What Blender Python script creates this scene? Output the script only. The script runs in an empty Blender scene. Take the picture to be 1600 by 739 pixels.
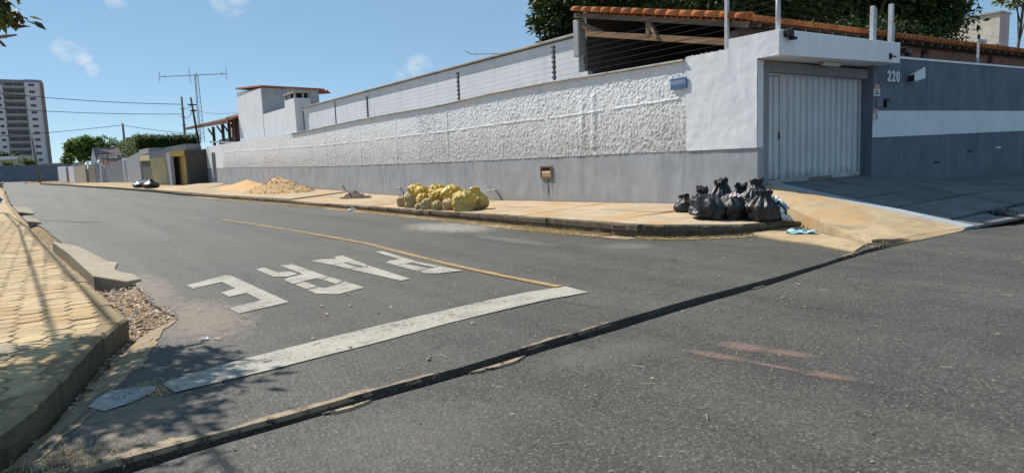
import bpy, bmesh, math, random
import numpy as np
from mathutils import Vector, Matrix, noise as mnoise

random.seed(7)
RNG = np.random.default_rng(11)
S = bpy.context.scene
C = S.collection

# ------------------------------------------------------------------ camera
cam = bpy.data.objects.new("camera", bpy.data.cameras.new("camera"))
C.objects.link(cam)
cam.data.sensor_width = 36.0
cam.data.lens = 36.0 * 1040.0 / 1600.0
cam.data.clip_start = 0.05
cam.data.clip_end = 3000
_fwd = Vector((0.565, 0.8172, -0.1141)).normalized()
_up0 = Vector((0.0947, 0.0727, 0.9929))
_rt = _fwd.cross(_up0).normalized()
_up = _rt.cross(_fwd).normalized()
_m = Matrix((_rt, _up, -_fwd)).transposed().to_4x4()
_m.translation = Vector((0, 0, 1.5))
cam.matrix_world = _m
S.camera = cam

# ------------------------------------------------------------------ light
# directions of the small clouds: x, y, z, angular half-width, density
CLOUDS = [(0.033, 0.988, 0.153, .018, .6), (0.05, 0.988, 0.146, .014, .5), (0.455, 0.88, 0.134, .026, .7), (0.437, 0.89, 0.127, .014, .7), (0.219, 0.95, 0.226, .03, .5), (0.092, 0.973, 0.211, .016, .5), (0.06, 0.99, 0.13, .01, .4)]
SUN_L = Vector((0.33, -1.0, -1.19)).normalized()          # direction the light travels
SUN_EL = math.asin(-SUN_L.z)
sun = bpy.data.objects.new("sun", bpy.data.lights.new("sun", "SUN"))
C.objects.link(sun)
sun.data.energy = 4.9
sun.data.angle = math.radians(0.5)
sun.data.color = (1.0, 0.94, 0.85)
sun.rotation_euler = SUN_L.to_track_quat('-Z', 'Y').to_euler()
W = bpy.data.worlds.new("World")
S.world = W
W.use_nodes = True
wn, wl = W.node_tree.nodes, W.node_tree.links
bg = wn["Background"]
bg.inputs[1].default_value = 0.092
sky = wn.new("ShaderNodeTexSky")
sky.sky_type = 'NISHITA'
sky.sun_disc = False
sky.sun_elevation = SUN_EL
sky.sun_rotation = math.atan2(-SUN_L.x, -SUN_L.y)
sky.air_density = 0.62
sky.dust_density = 0.1
sky.ozone_density = 2.0
# small thin wisps of cloud at their places in the sky
geo = wn.new("ShaderNodeTexCoord")
cn = wn.new("ShaderNodeTexNoise")
cn.inputs['Scale'].default_value = 26
cn.inputs['Detail'].default_value = 8
cn.inputs['Roughness'].default_value = 0.62
cmap = wn.new("ShaderNodeMapping")
cmap.inputs['Scale'].default_value = (1, 1, 2.2)
wl.new(geo.outputs['Generated'], cmap.inputs['Vector'])
wl.new(cmap.outputs[0], cn.inputs['Vector'])
def _wm(op, a, b):
    n = wn.new("ShaderNodeMath"); n.operation = op
    for i, x in enumerate((a, b)):
        if isinstance(x, (int, float)): n.inputs[i].default_value = x
        else: wl.new(x, n.inputs[i])
    return n.outputs[0]
_acc = None
for (dx, dy, dz, wd, amp) in CLOUDS:
    L_ = math.sqrt(dx*dx+dy*dy+dz*dz)
    vd = wn.new("ShaderNodeVectorMath"); vd.operation = 'DOT_PRODUCT'
    wl.new(geo.outputs['Generated'], vd.inputs[0]); vd.inputs[1].default_value = (dx/L_, dy/L_, dz/L_)
    mr = wn.new("ShaderNodeMapRange"); mr.interpolation_type = 'SMOOTHSTEP'
    mr.inputs[1].default_value = math.cos(wd); mr.inputs[2].default_value = 1.0
    wl.new(vd.outputs['Value'], mr.inputs[0])
    t_ = _wm('MULTIPLY', mr.outputs[0], amp)
    _acc = t_ if _acc is None else _wm('MAXIMUM', _acc, t_)
cr = wn.new("ShaderNodeValToRGB")
cr.color_ramp.elements[0].position = 0.05
cr.color_ramp.elements[1].position = 0.9
cr.color_ramp.elements[1].color = (0.75, 0.75, 0.75, 1)
wl.new(_wm('MULTIPLY', _wm('POWER', _acc, 0.6), _wm('ADD', _wm('MULTIPLY', cn.outputs[0], 3.4), -1.25)), cr.inputs[0])
cmix = wn.new("ShaderNodeMixRGB")
cmix.inputs[2].default_value = (7.0, 7.3, 7.7, 1)
wl.new(cr.outputs[0], cmix.inputs[0])
even = wn.new("ShaderNodeMixRGB")
even.inputs[0].default_value = 0.5
even.inputs[2].default_value = (2.75, 4.7, 6.7, 1)
wl.new(sky.outputs[0], even.inputs[1])
wl.new(even.outputs[0], cmix.inputs[1])
ctint = wn.new("ShaderNodeMixRGB")
ctint.blend_type = 'MULTIPLY'
ctint.inputs[0].default_value = 1.0
ctint.inputs[2].default_value = (0.96, 0.985, 0.95, 1)
wl.new(cmix.outputs[0], ctint.inputs[1])
wl.new(ctint.outputs[0], bg.inputs[0])

S.view_settings.view_transform = 'Standard'
S.view_settings.look = 'None'
S.view_settings.exposure = 0.38
S.view_settings.gamma = 1.0
S.render.engine = 'CYCLES'
S.cycles.max_bounces = 6
S.cycles.diffuse_bounces = 3
S.cycles.glossy_bounces = 2
S.cycles.transparent_max_bounces = 12

# ------------------------------------------------------------------ helpers
def tag(o, label=None, cat=None, group=None, kind=None):
    if label: o["label"] = label
    if cat: o["category"] = cat
    if group: o["group"] = group
    if kind: o["kind"] = kind
    return o

def empty(name, loc=(0, 0, 0), rz=0.0):
    o = bpy.data.objects.new(name, None)
    o.location = loc
    o.rotation_euler = (0, 0, rz)
    o.empty_display_size = 0.2
    C.objects.link(o)
    return o

def obj(name, verts, faces, m=None, parent=None, smooth=False, loc=None):
    me = bpy.data.meshes.new(name)
    me.from_pydata([tuple(v) for v in verts], [], [tuple(f) for f in faces])
    me.update()
    if m: me.materials.append(m)
    if smooth:
        me.polygons.foreach_set("use_smooth", [True] * len(me.polygons))
    o = bpy.data.objects.new(name, me)
    C.objects.link(o)
    if parent: o.parent = parent
    if loc: o.location = loc
    return o

def link_mesh(name, me, parent=None, loc=(0, 0, 0), rot=(0, 0, 0), scale=(1, 1, 1)):
    o = bpy.data.objects.new(name, me)
    C.objects.link(o)
    if parent: o.parent = parent
    o.location, o.rotation_euler, o.scale = loc, rot, scale
    return o

class MB:
    """collects boxes, prisms, tubes into one mesh"""
    def __init__(s): s.v, s.f = [], []
    def add(s, vs, fs):
        b = len(s.v)
        s.v += [tuple(v) for v in vs]
        s.f += [tuple(b + i for i in f) for f in fs]
        return s
    def box(s, x0, x1, y0, y1, z0, z1):
        return s.add([(x0,y0,z0),(x1,y0,z0),(x1,y1,z0),(x0,y1,z0),(x0,y0,z1),(x1,y0,z1),(x1,y1,z1),(x0,y1,z1)],
                     [(0,3,2,1),(4,5,6,7),(0,1,5,4),(1,2,6,5),(2,3,7,6),(3,0,4,7)])
    def beam(s, a, b, w, h, up=(0, 0, 1)):
        a, b = Vector(a), Vector(b)
        d = (b - a).normalized()
        r = d.cross(Vector(up))
        if r.length < 1e-4: r = d.cross(Vector((0, 1, 0)))
        r.normalize(); u = r.cross(d)
        vs = []
        for p in (a, b):
            for i, j in ((-1,-1),(1,-1),(1,1),(-1,1)):
                vs.append(p + r * (w/2*i) + u * (h/2*j))
        return s.add(vs, [(0,1,2,3),(7,6,5,4),(0,4,5,1),(1,5,6,2),(2,6,7,3),(3,7,4,0)])
    def tube(s, pts, rad, n=6, cap=True):
        pts = [Vector(p) for p in pts]
        rads = rad if isinstance(rad, (list, tuple)) else [rad] * len(pts)
        vs, fs = [], []
        ref = Vector((0.13, 0.31, 0.94))
        for i, p in enumerate(pts):
            d = (pts[min(i+1, len(pts)-1)] - pts[max(i-1, 0)]).normalized()
            r = d.cross(ref)
            if r.length < 0.05: r = d.cross(Vector((1, 0, 0)))
            r.normalize(); u = d.cross(r)
            for k in range(n):
                t = 2*math.pi*k/n
                vs.append(p + (r*math.cos(t) + u*math.sin(t)) * rads[i])
        for i in range(len(pts)-1):
            for k in range(n):
                a, b = i*n+k, i*n+(k+1) % n
                fs.append((a, b, b+n, a+n))
        if cap:
            fs.append(tuple(range(n-1, -1, -1)))
            fs.append(tuple((len(pts)-1)*n + k for k in range(n)))
        return s.add(vs, fs)
    def prism(s, poly, z0, z1, top=None):
        """poly: list of (x,y) ccw or (x,y,ztop)"""
        n = len(poly)
        vs = [(p[0], p[1], z0 if len(p) < 4 else p[3]) for p in poly] + [(p[0], p[1], p[2] if len(p) > 2 else z1) for p in poly]
        fs = [tuple(range(n-1, -1, -1)), tuple(range(n, 2*n))]
        for i in range(n):
            j = (i+1) % n
            fs.append((i, j, n+j, n+i))
        return s.add(vs, fs)
    def make(s, name, m=None, parent=None, smooth=False):
        return obj(name, s.v, s.f, m, parent, smooth)

def bevel(o, w=0.01, seg=1):
    b = o.modifiers.new("bevel", 'BEVEL')
    b.width = w; b.segments = seg; b.limit_method = 'ANGLE'; b.angle_limit = math.radians(40)
    return o

def lerp_tab(xs, ys):
    return lambda x: float(np.interp(x, xs, ys))

# 2-D value noise in numpy
_LAT = RNG.random((257, 257))
def vnoise(x, y, seed=0):
    x = np.asarray(x, float) + seed*17.31; y = np.asarray(y, float) + seed*7.77
    xi = np.floor(x).astype(int); yi = np.floor(y).astype(int)
    fx, fy = x - xi, y - yi
    fx = fx*fx*fx*(fx*(fx*6-15)+10); fy = fy*fy*fy*(fy*(fy*6-15)+10)
    g = lambda a, b: _LAT[a % 256, b % 256]
    return (g(xi,yi)*(1-fx)+g(xi+1,yi)*fx)*(1-fy) + (g(xi,yi+1)*(1-fx)+g(xi+1,yi+1)*fx)*fy
def fbm(x, y, o=4, seed=0, rough=0.5):
    a, t, s = 1.0, 0.0, 0.0
    for i in range(o):
        t = t + a*vnoise(x*2**i, y*2**i, seed+i); s += a; a *= rough
    return t/s

# ------------------------------------------------------------------ materials
class NT:
    def __init__(s, name, rough=0.8, spec=0.3):
        s.m = bpy.data.materials.new(name)
        s.m.use_nodes = True
        s.t = s.m.node_tree
        s.b = s.t.nodes["Principled BSDF"]
        s.b.inputs['Roughness'].default_value = rough
        s.b.inputs['Specular IOR Level'].default_value = spec
        s.co = None
    def n(s, typ, **kw):
        nd = s.t.nodes.new(typ)
        for k, v in kw.items():
            setattr(nd, k, v)
        return nd
    def l(s, a, b): s.t.links.new(a, b)
    def coord(s, scale=(1, 1, 1), world=True):
        if s.co is None:
            if world:
                s.co = s.n("ShaderNodeNewGeometry").outputs['Position']
            else:
                s.co = s.n("ShaderNodeTexCoord").outputs['Object']
        mp = s.n("ShaderNodeMapping")
        mp.inputs['Scale'].default_value = scale
        s.l(s.co, mp.inputs['Vector'])
        return mp.outputs[0]
    def noise(s, sc, det=4, rough=0.55, scale=(1, 1, 1), world=True):
        nd = s.n("ShaderNodeTexNoise")
        nd.inputs['Scale'].default_value = sc
        nd.inputs['Detail'].default_value = det
        nd.inputs['Roughness'].default_value = rough
        s.l(s.coord(scale, world), nd.inputs['Vector'])
        return nd.outputs[0]
    def voro(s, sc, feature='F1', out='Distance', scale=(1, 1, 1), world=True):
        nd = s.n("ShaderNodeTexVoronoi", feature=feature)
        nd.inputs['Scale'].default_value = sc
        s.l(s.coord(scale, world), nd.inputs['Vector'])
        return nd.outputs[out]
    def ramp(s, fac, stops):
        nd = s.n("ShaderNodeValToRGB")
        e = nd.color_ramp.elements
        while len(e) < len(stops): e.new(0.5)
        for i, (p, c) in enumerate(stops):
            e[i].position = p
            c = (c, c, c) if isinstance(c, (int, float)) else c
            e[i].color = (c[0], c[1], c[2], 1)
        s.l(fac, nd.inputs[0])
        return nd.outputs[0]
    def mix(s, fac, a, b, mode='MIX'):
        nd = s.n("ShaderNodeMixRGB", blend_type=mode)
        for i, x in ((0, fac), (1, a), (2, b)):
            if hasattr(x, 'links') or hasattr(x, 'is_linked'):
                s.l(x, nd.inputs[i])
            elif isinstance(x, (int, float)):
                nd.inputs[i].default_value = x if i == 0 else (x, x, x, 1)
            else:
                nd.inputs[i].default_value = (x[0], x[1], x[2], 1)
        return nd.outputs[0]
    def math(s, op, a, b=None, c=None):
        nd = s.n("ShaderNodeMath", operation=op)
        for i, x in enumerate((a, b, c)):
            if x is None: continue
            if isinstance(x, (int, float)): nd.inputs[i].default_value = x
            else: s.l(x, nd.inputs[i])
        return nd.outputs[0]
    def color(s, x):
        if isinstance(x, (tuple, list)): s.b.inputs['Base Color'].default_value = (x[0], x[1], x[2], 1)
        else: s.l(x, s.b.inputs['Base Color'])
        return s
    def bump(s, h, strength=0.4, dist=0.01):
        nd = s.n("ShaderNodeBump")
        nd.inputs['Strength'].default_value = strength
        nd.inputs['Distance'].default_value = dist
        s.l(h, nd.inputs['Height'])
        s.l(nd.outputs[0], s.b.inputs['Normal'])
        return s
    def pos(s):
        sp = s.n("ShaderNodeSeparateXYZ")
        s.l(s.n("ShaderNodeNewGeometry").outputs['Position'], sp.inputs[0])
        return sp.outputs
    def island(s):
        return s.n("ShaderNodeNewGeometry").outputs['Random Per Island']
    def objrand(s):
        return s.n("ShaderNodeObjectInfo").outputs['Random']

def simple(name, c, rough=0.8, var=0.25, sc=6.0, bump=0.0, bsc=40, spec=0.3, metal=0.0, stretch=(1, 1, 1), objvar=0.0, world=True):
    k = NT(name, rough, spec)
    nz = k.noise(sc, 5, 0.6, stretch, world)
    lo = tuple(x*(1-var) for x in c); hi = tuple(min(1, x*(1+var)) for x in c)
    col = k.ramp(nz, [(0.3, lo), (0.7, hi)])
    if objvar:
        r = k.objrand()
        col = k.mix(1.0, col, k.ramp(r, [(0.0, 1-objvar), (1.0, 1+objvar*0.3)]), 'MULTIPLY')
    k.color(col)
    k.b.inputs['Metallic'].default_value = metal
    if bump: k.bump(k.noise(bsc, 4, 0.6, (1, 1, 1), world), bump, 0.02)
    return k.m

def asphalt(name, base=0.075, patches=()):
    k = NT(name, 0.82, 0.30)
    big = k.noise(0.35, 5, 0.6)
    mid = k.noise(3.0, 6, 0.65)
    fine = k.noise(85, 3, 0.7)
    col = k.ramp(big, [(0.3, (base*0.84, base*0.785, base*0.69)), (0.72, (base*1.22, base*1.13, base*0.98))])
    col = k.mix(1.0, col, k.ramp(mid, [(0.28, 0.84), (0.74, 1.17)]), 'MULTIPLY')
    col = k.mix(1.0, col, k.ramp(fine, [(0.32, 0.62), (0.5, 0.98), (0.70, 1.40)]), 'MULTIPLY')
    col = k.mix(1.0, col, k.ramp(k.noise(24, 3, 0.7), [(0.32, 0.76), (0.66, 1.22)]), 'MULTIPLY')
    lane = k.noise(1.0, 5, 0.6, (1.1, 0.07, 1))
    col = k.mix(1.0, col, k.ramp(lane, [(0.32, 0.74), (0.64, 1.22)]), 'MULTIPLY')
    cell = k.voro(75, 'F1', 'Color')
    gx = k.n("ShaderNodeSeparateColor"); k.l(cell, gx.inputs[0])
    st = k.ramp(gx.outputs[0], [(0.86, 0.0), (0.95, 1.0)])
    col = k.mix(k.math('MULTIPLY', st, 0.42), col, (0.24, 0.22, 0.19))
    wear = k.ramp(k.noise(0.9, 6, 0.7, (1, 0.35, 1)), [(0.52, 0.0), (0.75, 1.0)])
    col = k.mix(k.math('MULTIPLY', wear, 0.30), col, (base*1.8, base*1.68, base*1.5))
    crk = k.voro(0.55, 'DISTANCE_TO_EDGE'); wob_ = k.noise(1.3, 5, .7)
    cm = k.math('MULTIPLY', k.ramp(crk, [(0.0, 1.0), (0.012, 0.0)]), k.ramp(wob_, [(0.5, 0.0), (0.62, 1.0)]))
    col = k.mix(k.math('MULTIPLY', cm, 0.55), col, (0.02, 0.019, 0.018))
    # dusty patches that stay where they are on the road: (x, y, rx, ry, colour, strength)
    P = k.pos()
    for (px, py, rx, ry, c, sgt) in patches:
        dx = k.math('DIVIDE', k.math('SUBTRACT', P[0], px), rx)
        dy = k.math('DIVIDE', k.math('SUBTRACT', P[1], py), ry)
        d2 = k.math('ADD', k.math('MULTIPLY', dx, dx), k.math('MULTIPLY', dy, dy))
        nz = k.noise(7.0, 8, 0.78)
        d2 = k.math('ADD', d2, k.math('MULTIPLY', k.math('SUBTRACT', nz, 0.5), 4.6))
        f = k.ramp(d2, [(0.1, 1.0), (0.95, 0.0)])
        col = k.mix(k.math('MULTIPLY', f, sgt), col, c)
    k.color(col)
    hgt = k.mix(0.5, k.noise(60, 3, 0.7), k.voro(42))
    k.bump(hgt, 0.75, 0.012)
    k.l(k.ramp(big, [(0.3, 0.62), (0.8, 0.78)]), k.b.inputs['Roughness'])
    return k.m

DUST = (0.33, 0.27, 0.20)
M = {}
M['asphalt'] = asphalt('street_asphalt', 0.071, [
    (7.6, 13.6, 1.0, 1.7, (0.30, 0.27, 0.23), 0.8), (7.1, 10.3, 0.26, 1.5, (0.20, 0.18, 0.16), 0.5),
    (7.9, 8.0, 0.5, 0.5, (0.2, 0.18, 0.16), 0.45), (1.15, 7.4, 0.55, 1.3, (0.26, 0.20, 0.15), 0.55), (0.9, 9.8, 0.45, 1.8, (0.25, 0.19, 0.14), 0.5),
    (0.3, 4.8, 0.4, 0.6, (0.26, 0.19, 0.13), 0.6)])
M['asphalt2'] = asphalt('cross_street_asphalt', 0.067, [(1.6, 3.3, 0.9, 0.5, (0.13, 0.115, 0.095), 0.35), (3.4, 3.7, 0.8, 0.3, (0.16, 0.145, 0.125), 0.3), (14.0, 3.9, 3.0, 0.6, (0.10, 0.085, 0.07), 0.5)])
M['soil'] = simple('dry_soil', (0.25, 0.17, 0.10), 0.95, 0.4, 3, 0.6, 30)

def concrete(name, c, stain=(0.10, 0.08, 0.06), amt=0.55, var=0.2, orange=None, rough=0.9, sc=1.3):
    k = NT(name, rough, 0.2)
    nz = k.noise(sc, 7, 0.65)
    col = k.ramp(nz, [(0.28, tuple(x*(1-var) for x in c)), (0.7, tuple(x*(1+var) for x in c))])
    col = k.mix(1.0, col, k.ramp(k.noise(26, 4, 0.7), [(0.3, 0.78), (0.7, 1.14)]), 'MULTIPLY')
    s1 = k.ramp(k.noise(2.1, 8, 0.75), [(0.54, 0.0), (0.75, 1.0)])
    col = k.mix(k.math('MULTIPLY', s1, amt), col, stain)
    if orange:
        s2 = k.ramp(k.noise(0.8, 5, 0.7), [(0.50, 0.0), (0.64, 1.0)])
        col = k.mix(k.math('MULTIPLY', s2, 0.85), col, orange)
    r = k.objrand()
    col = k.mix(1.0, col, k.ramp(r, [(0, 0.88), (1, 1.08)]), 'MULTIPLY')
    k.color(col)
    k.bump(k.noise(55, 5, 0.7), 0.5, 0.008)
    return k.m
M['walk'] = concrete('pale_concrete_slab', (0.44, 0.345, 0.235), (0.15, 0.115, 0.08), 0.62, 0.18, (0.45, 0.25, 0.10))
M['ramp'] = concrete('stained_concrete_ramp', (0.43, 0.325, 0.20), (0.11, 0.085, 0.06), 0.85, 0.24, (0.46, 0.29, 0.14))
M['pad'] = concrete('weathered_concrete', (0.33, 0.28, 0.21), (0.13, 0.11, 0.085), 0.45, 0.16)
M['kerb'] = concrete('dirty_kerb_stone', (0.125, 0.10, 0.072), (0.02, 0.017, 0.014), 0.95, 0.4, sc=4)
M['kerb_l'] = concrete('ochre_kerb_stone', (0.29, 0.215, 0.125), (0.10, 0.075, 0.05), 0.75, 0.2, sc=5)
M['lip'] = concrete('crumbling_concrete_lip', (0.30, 0.225, 0.15), (0.09, 0.07, 0.05), 0.7, 0.3, sc=9)
M['trench'] = simple('damp_dirt_and_hole_shade', (0.03, 0.026, 0.022), 0.95, 0.4, 12, 0.5)
M['paver'] = concrete('ochre_paver', (0.46, 0.345, 0.205), (0.18, 0.135, 0.085), 0.6, 0.22, (0.43, 0.28, 0.135), sc=5)
M['slab_dark'] = concrete('grey_driveway_slab', (0.165, 0.162, 0.165), (0.065, 0.062, 0.06), 0.6, 0.25)
M['strip'] = concrete('blue_grey_painted_edge', (0.36, 0.39, 0.42), (0.2, 0.2, 0.2), 0.3, 0.1)
M['sand'] = simple('ochre_sand', (0.56, 0.34, 0.16), 0.95, 0.2, 9, 0.5, 60)
M['gravel'] = simple('tan_gravel', (0.45, 0.295, 0.15), 0.95, 0.5, 25, 0.9, 45)
M['debris'] = simple('dark_debris', (0.10, 0.08, 0.06), 0.95, 0.5, 20, 0.9, 40)

def ragged(m, lo, hi, sc=9):
    t = m.node_tree; nz = t.nodes.new("ShaderNodeTexNoise"); nz.inputs['Scale'].default_value = sc; nz.inputs['Detail'].default_value = 7; nz.inputs['Roughness'].default_value = .72
    t.links.new(t.nodes.new("ShaderNodeNewGeometry").outputs['Position'], nz.inputs['Vector'])
    r = t.nodes.new("ShaderNodeValToRGB"); r.color_ramp.elements[0].position = lo; r.color_ramp.elements[1].position = hi
    t.links.new(nz.outputs[0], r.inputs[0]); t.links.new(r.outputs[0], t.nodes["Principled BSDF"].inputs['Alpha'])
    return m
M['lip_ragged'] = ragged(concrete('broken_concrete_lip', (0.30, 0.23, 0.16), (0.10, 0.08, 0.06), 0.7, 0.3, sc=9), 0.40, 0.47)

M['kerb_face'] = concrete('shaded_grimy_kerb_face', (0.155, 0.12, 0.08), (0.05, 0.04, 0.03), 0.85, 0.3, sc=5)  # darker road face: shade deepened in the colour, with some grime

def wall_paint(name, c, streak=(0.16, 0.15, 0.14), amt=0.4, var=0.1, bump=0.35, bsc=30, light=None, splash=None):
    k = NT(name, 0.9, 0.2)
    nz = k.noise(1.1, 6, 0.65)
    col = k.ramp(nz, [(0.3, tuple(x*(1-var) for x in c)), (0.7, tuple(min(1, x*(1+var)) for x in c))])
    s1 = k.ramp(k.noise(2.2, 6, 0.7, (1.0, 1.0, 0.16)), [(0.52, 0.0), (0.74, 1.0)])
    col = k.mix(k.math('MULTIPLY', s1, amt), col, streak)
    if light:
        s2 = k.ramp(k.noise(3.4, 6, 0.7, (1.0, 1.0, 0.3)), [(0.5, 0.0), (0.7, 1.0)])
        col = k.mix(k.math('MULTIPLY', s2, 0.5), col, light)
    if splash:
        P = k.pos()
        h = k.math('SUBTRACT', k.math('ADD', P[2], k.math('MULTIPLY', k.math('SUBTRACT', k.noise(2.3, 7, .75), .5), .9)), splash[1])
        f = k.ramp(k.math('MULTIPLY', h, 2.0), [(0.0, 1.0), (0.5, 0.0)])
        col = k.mix(k.math('MULTIPLY', f, splash[2]), col, splash[0])
    k.color(col)
    k.bump(k.noise(bsc, 5, 0.65), bump, 0.012)
    return k.m
M['white'] = wall_paint('white_plaster_paint', (0.72, 0.735, 0.765), (0.42, 0.41, 0.40), 0.4, 0.06, 0.45, 22)
M['white_clean'] = wall_paint('white_canopy_paint', (0.86, 0.86, 0.88), (0.5, 0.48, 0.45), 0.25, 0.04, 0.12, 22)
M['plinth'] = wall_paint('grey_plinth_paint', (0.32, 0.337, 0.362), (0.17, 0.175, 0.185), 0.6, 0.16, 0.35, 18, (0.44, 0.45, 0.465), ((0.34, 0.30, 0.25), .16, .6))
M['grey_dark'] = wall_paint('slate_grey_paint', (0.15, 0.17, 0.215), (0.085, 0.095, 0.12), 0.65, 0.2, 0.35, 18, (0.22, 0.24, 0.28), ((0.17, 0.16, 0.15), .45, .6))
M['grey_band'] = wall_paint('pale_grey_band_paint', (0.74, 0.77, 0.80), (0.55, 0.57, 0.6), 0.3, 0.06, 0.2, 14)
M['grey_mid'] = wall_paint('mid_grey_paint', (0.30, 0.31, 0.335), (0.2, 0.2, 0.2), 0.4, 0.1, 0.2)
M['cream'] = wall_paint('stained_cream_paint', (0.50, 0.44, 0.26), (0.08, 0.07, 0.05), 0.7, 0.15, 0.3)
M['beige'] = wall_paint('beige_paint', (0.40, 0.35, 0.26), (0.15, 0.13, 0.1), 0.5, 0.12, 0.3)
M['ochre'] = wall_paint('ochre_yellow_paint', (0.60, 0.42, 0.15), (0.3, 0.2, 0.1), 0.4, 0.1, 0.2)
M['blockgrey'] = wall_paint('bare_cement_render', (0.36, 0.365, 0.38), (0.16, 0.16, 0.16), 0.6, 0.18, 0.3)
M['coping'] = wall_paint('weathered_coping', (0.40, 0.385, 0.36), (0.08, 0.07, 0.06), 0.8, 0.2, 0.5)
M['soffit'] = wall_paint('grey_soffit_paint', (0.26, 0.26, 0.27), (0.14, 0.14, 0.14), 0.4, 0.1, 0.2)

def stucco_mat():
    k = NT('rough_white_stucco', 0.92, 0.15)
    P = k.pos()
    nz = k.noise(1.4, 6, 0.65)
    col = k.ramp(nz, [(0.3, (0.69, 0.695, 0.71)), (0.7, (0.79, 0.80, 0.82))])
    # grime climbs from the bottom and clings to the lower half
    h = k.math('ADD', P[2], k.math('MULTIPLY', k.math('SUBTRACT', k.noise(0.9, 6, 0.7), 0.5), 1.7))
    g = k.ramp(k.math('MULTIPLY', h, 0.25), [(0.45, 1.0), (0.74, 0.0)])
    gr = k.ramp(k.noise(9, 5, 0.75), [(0.36, 0.15), (0.66, 1.0)])
    col = k.mix(k.math('MULTIPLY', k.math('MULTIPLY', g, gr), 0.85), col, (0.25, 0.23, 0.205))
    s1 = k.ramp(k.noise(2.6, 6, 0.7, (1, 1, 0.2)), [(0.56, 0.0), (0.78, 1.0)])
    col = k.mix(k.math('MULTIPLY', s1, 0.35), col, (0.36, 0.35, 0.33))
    k.color(col)
    k.bump(k.noise(30, 5, 0.7), 0.6, 0.02)
    return k.m
M['stucco'] = stucco_mat()

# ------------------------------------------------------------------ terrain profiles
def zg(Y): return 0.0085*min(max(0.0, Y-50), 110)
kR = lerp_tab([-5, 8, 9, 16, 22, 29, 46, 55, 60, 69, 77, 84, 92, 101, 110, 125], [8.7, 8.7, 8.72, 8.72, 8.68, 8.38, 7.2, 6.75, 6.15, 5.1, 4.0, 2.95, 2.2, .75, -.75, -3])
kL = lerp_tab([3.2, 3.9, 4.4, 4.8, 5.3, 6.5, 7.17, 9.05, 10.96, 12, 17.4, 20, 24, 31.65, 47.5, 60, 80, 100, 150],
              [-.75, -.5, -.34, -.18, -.05, .26, .5, .38, .27, .14, -.17, -.37, -.56, -.99, -1.9, -2.5, -3.4, -5, -9])
ktop = lerp_tab([5, 12, 15, 20, 28.9, 29.0, 46, 46.1, 60], [.24, .23, .19, .14, .08, .13, .13, .17, .17])
wbase = lerp_tab([8.9, 11, 13, 15, 16.4, 19.7, 26, 29, 33, 37, 57, 60, 65, 70], [.33, .27, .24, .19, .18, .12, .10, .11, .15, .17, .20, .22, .30, .31])
def road_z(X, Y):
    e = min(1.0, max(0.0, (Y-7)/10.0))
    d = max(0.0, X-5.0)/3.7
    return zg(Y) - 0.03*e*d*d

# one sheet of ground out to the horizon
gx = [-1500, -500, -150, -60, -20, -5, 0, 5, 12, 20, 60, 150, 500, 1500]
gy = [-1500, -300, -60, -20, -5, 3, 5, 10, 20, 35, 50, 80, 110, 160, 300, 700, 1500]
vs = [(x, y, zg(y)-0.17) for y in gy for x in gx]
nx = len(gx)
fs = [(j*nx+i, j*nx+i+1, (j+1)*nx+i+1, (j+1)*nx+i) for j in range(len(gy)-1) for i in range(nx-1)]
tag(obj('ground', vs, fs, M['soil']), kind='structure')

# cut across the junction
cutN_x = [-6, -1.0, 0, .3, .5, .9, 1.66, 2.3, 3.05, 4.03, 5.19, 6.89, 8.3, 9.67, 11.4]
cutN_y = [3.45, 3.88, 3.96, 3.99, 4.0, 4.02, 4.10, 4.14, 4.25, 4.37, 4.52, 4.63, 4.80, 4.99, 5.18]
cutS_x = [-6, -1.0, .19, .67, 1.34, 2.27, 2.76, 3.83, 4.94, 6.7, 8.2, 9.73, 11.4]
cutS_y = [3.15, 3.62, 3.79, 3.875, 3.93, 4.0, 4.06, 4.17, 4.31, 4.47, 4.70, 4.90, 5.1]
def jag(x, s, a): return a*(float(fbm(np.array(x*2.3), np.array(s*9.1), 4, int(s), 0.7)) - 0.5)*2
cN = lambda x: float(np.interp(x, cutN_x, cutN_y)) + .004 + jag(x, 1, .018)
cS = lambda x: float(np.interp(x, cutS_x, cutS_y)) - .004 + jag(x, 5, .018)

aL = lerp_tab([3.4, 3.9, 4.3, 5.0, 5.6, 6.59, 7.32, 7.67, 8.2, 8.56, 9.22, 10.14, 11.07, 13, 16.6, 20, 25, 30, 40, 50, 80, 95, 100, 110, 150],
              [-.6, -.35, -.2, .05, .3, .62, .85, .97, .92, .86, .83, .86, .83, .6, .3, .02, -.28, -.72, -1.3, -1.9, -3.3, -4.6, -12, -40, -60])

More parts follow.
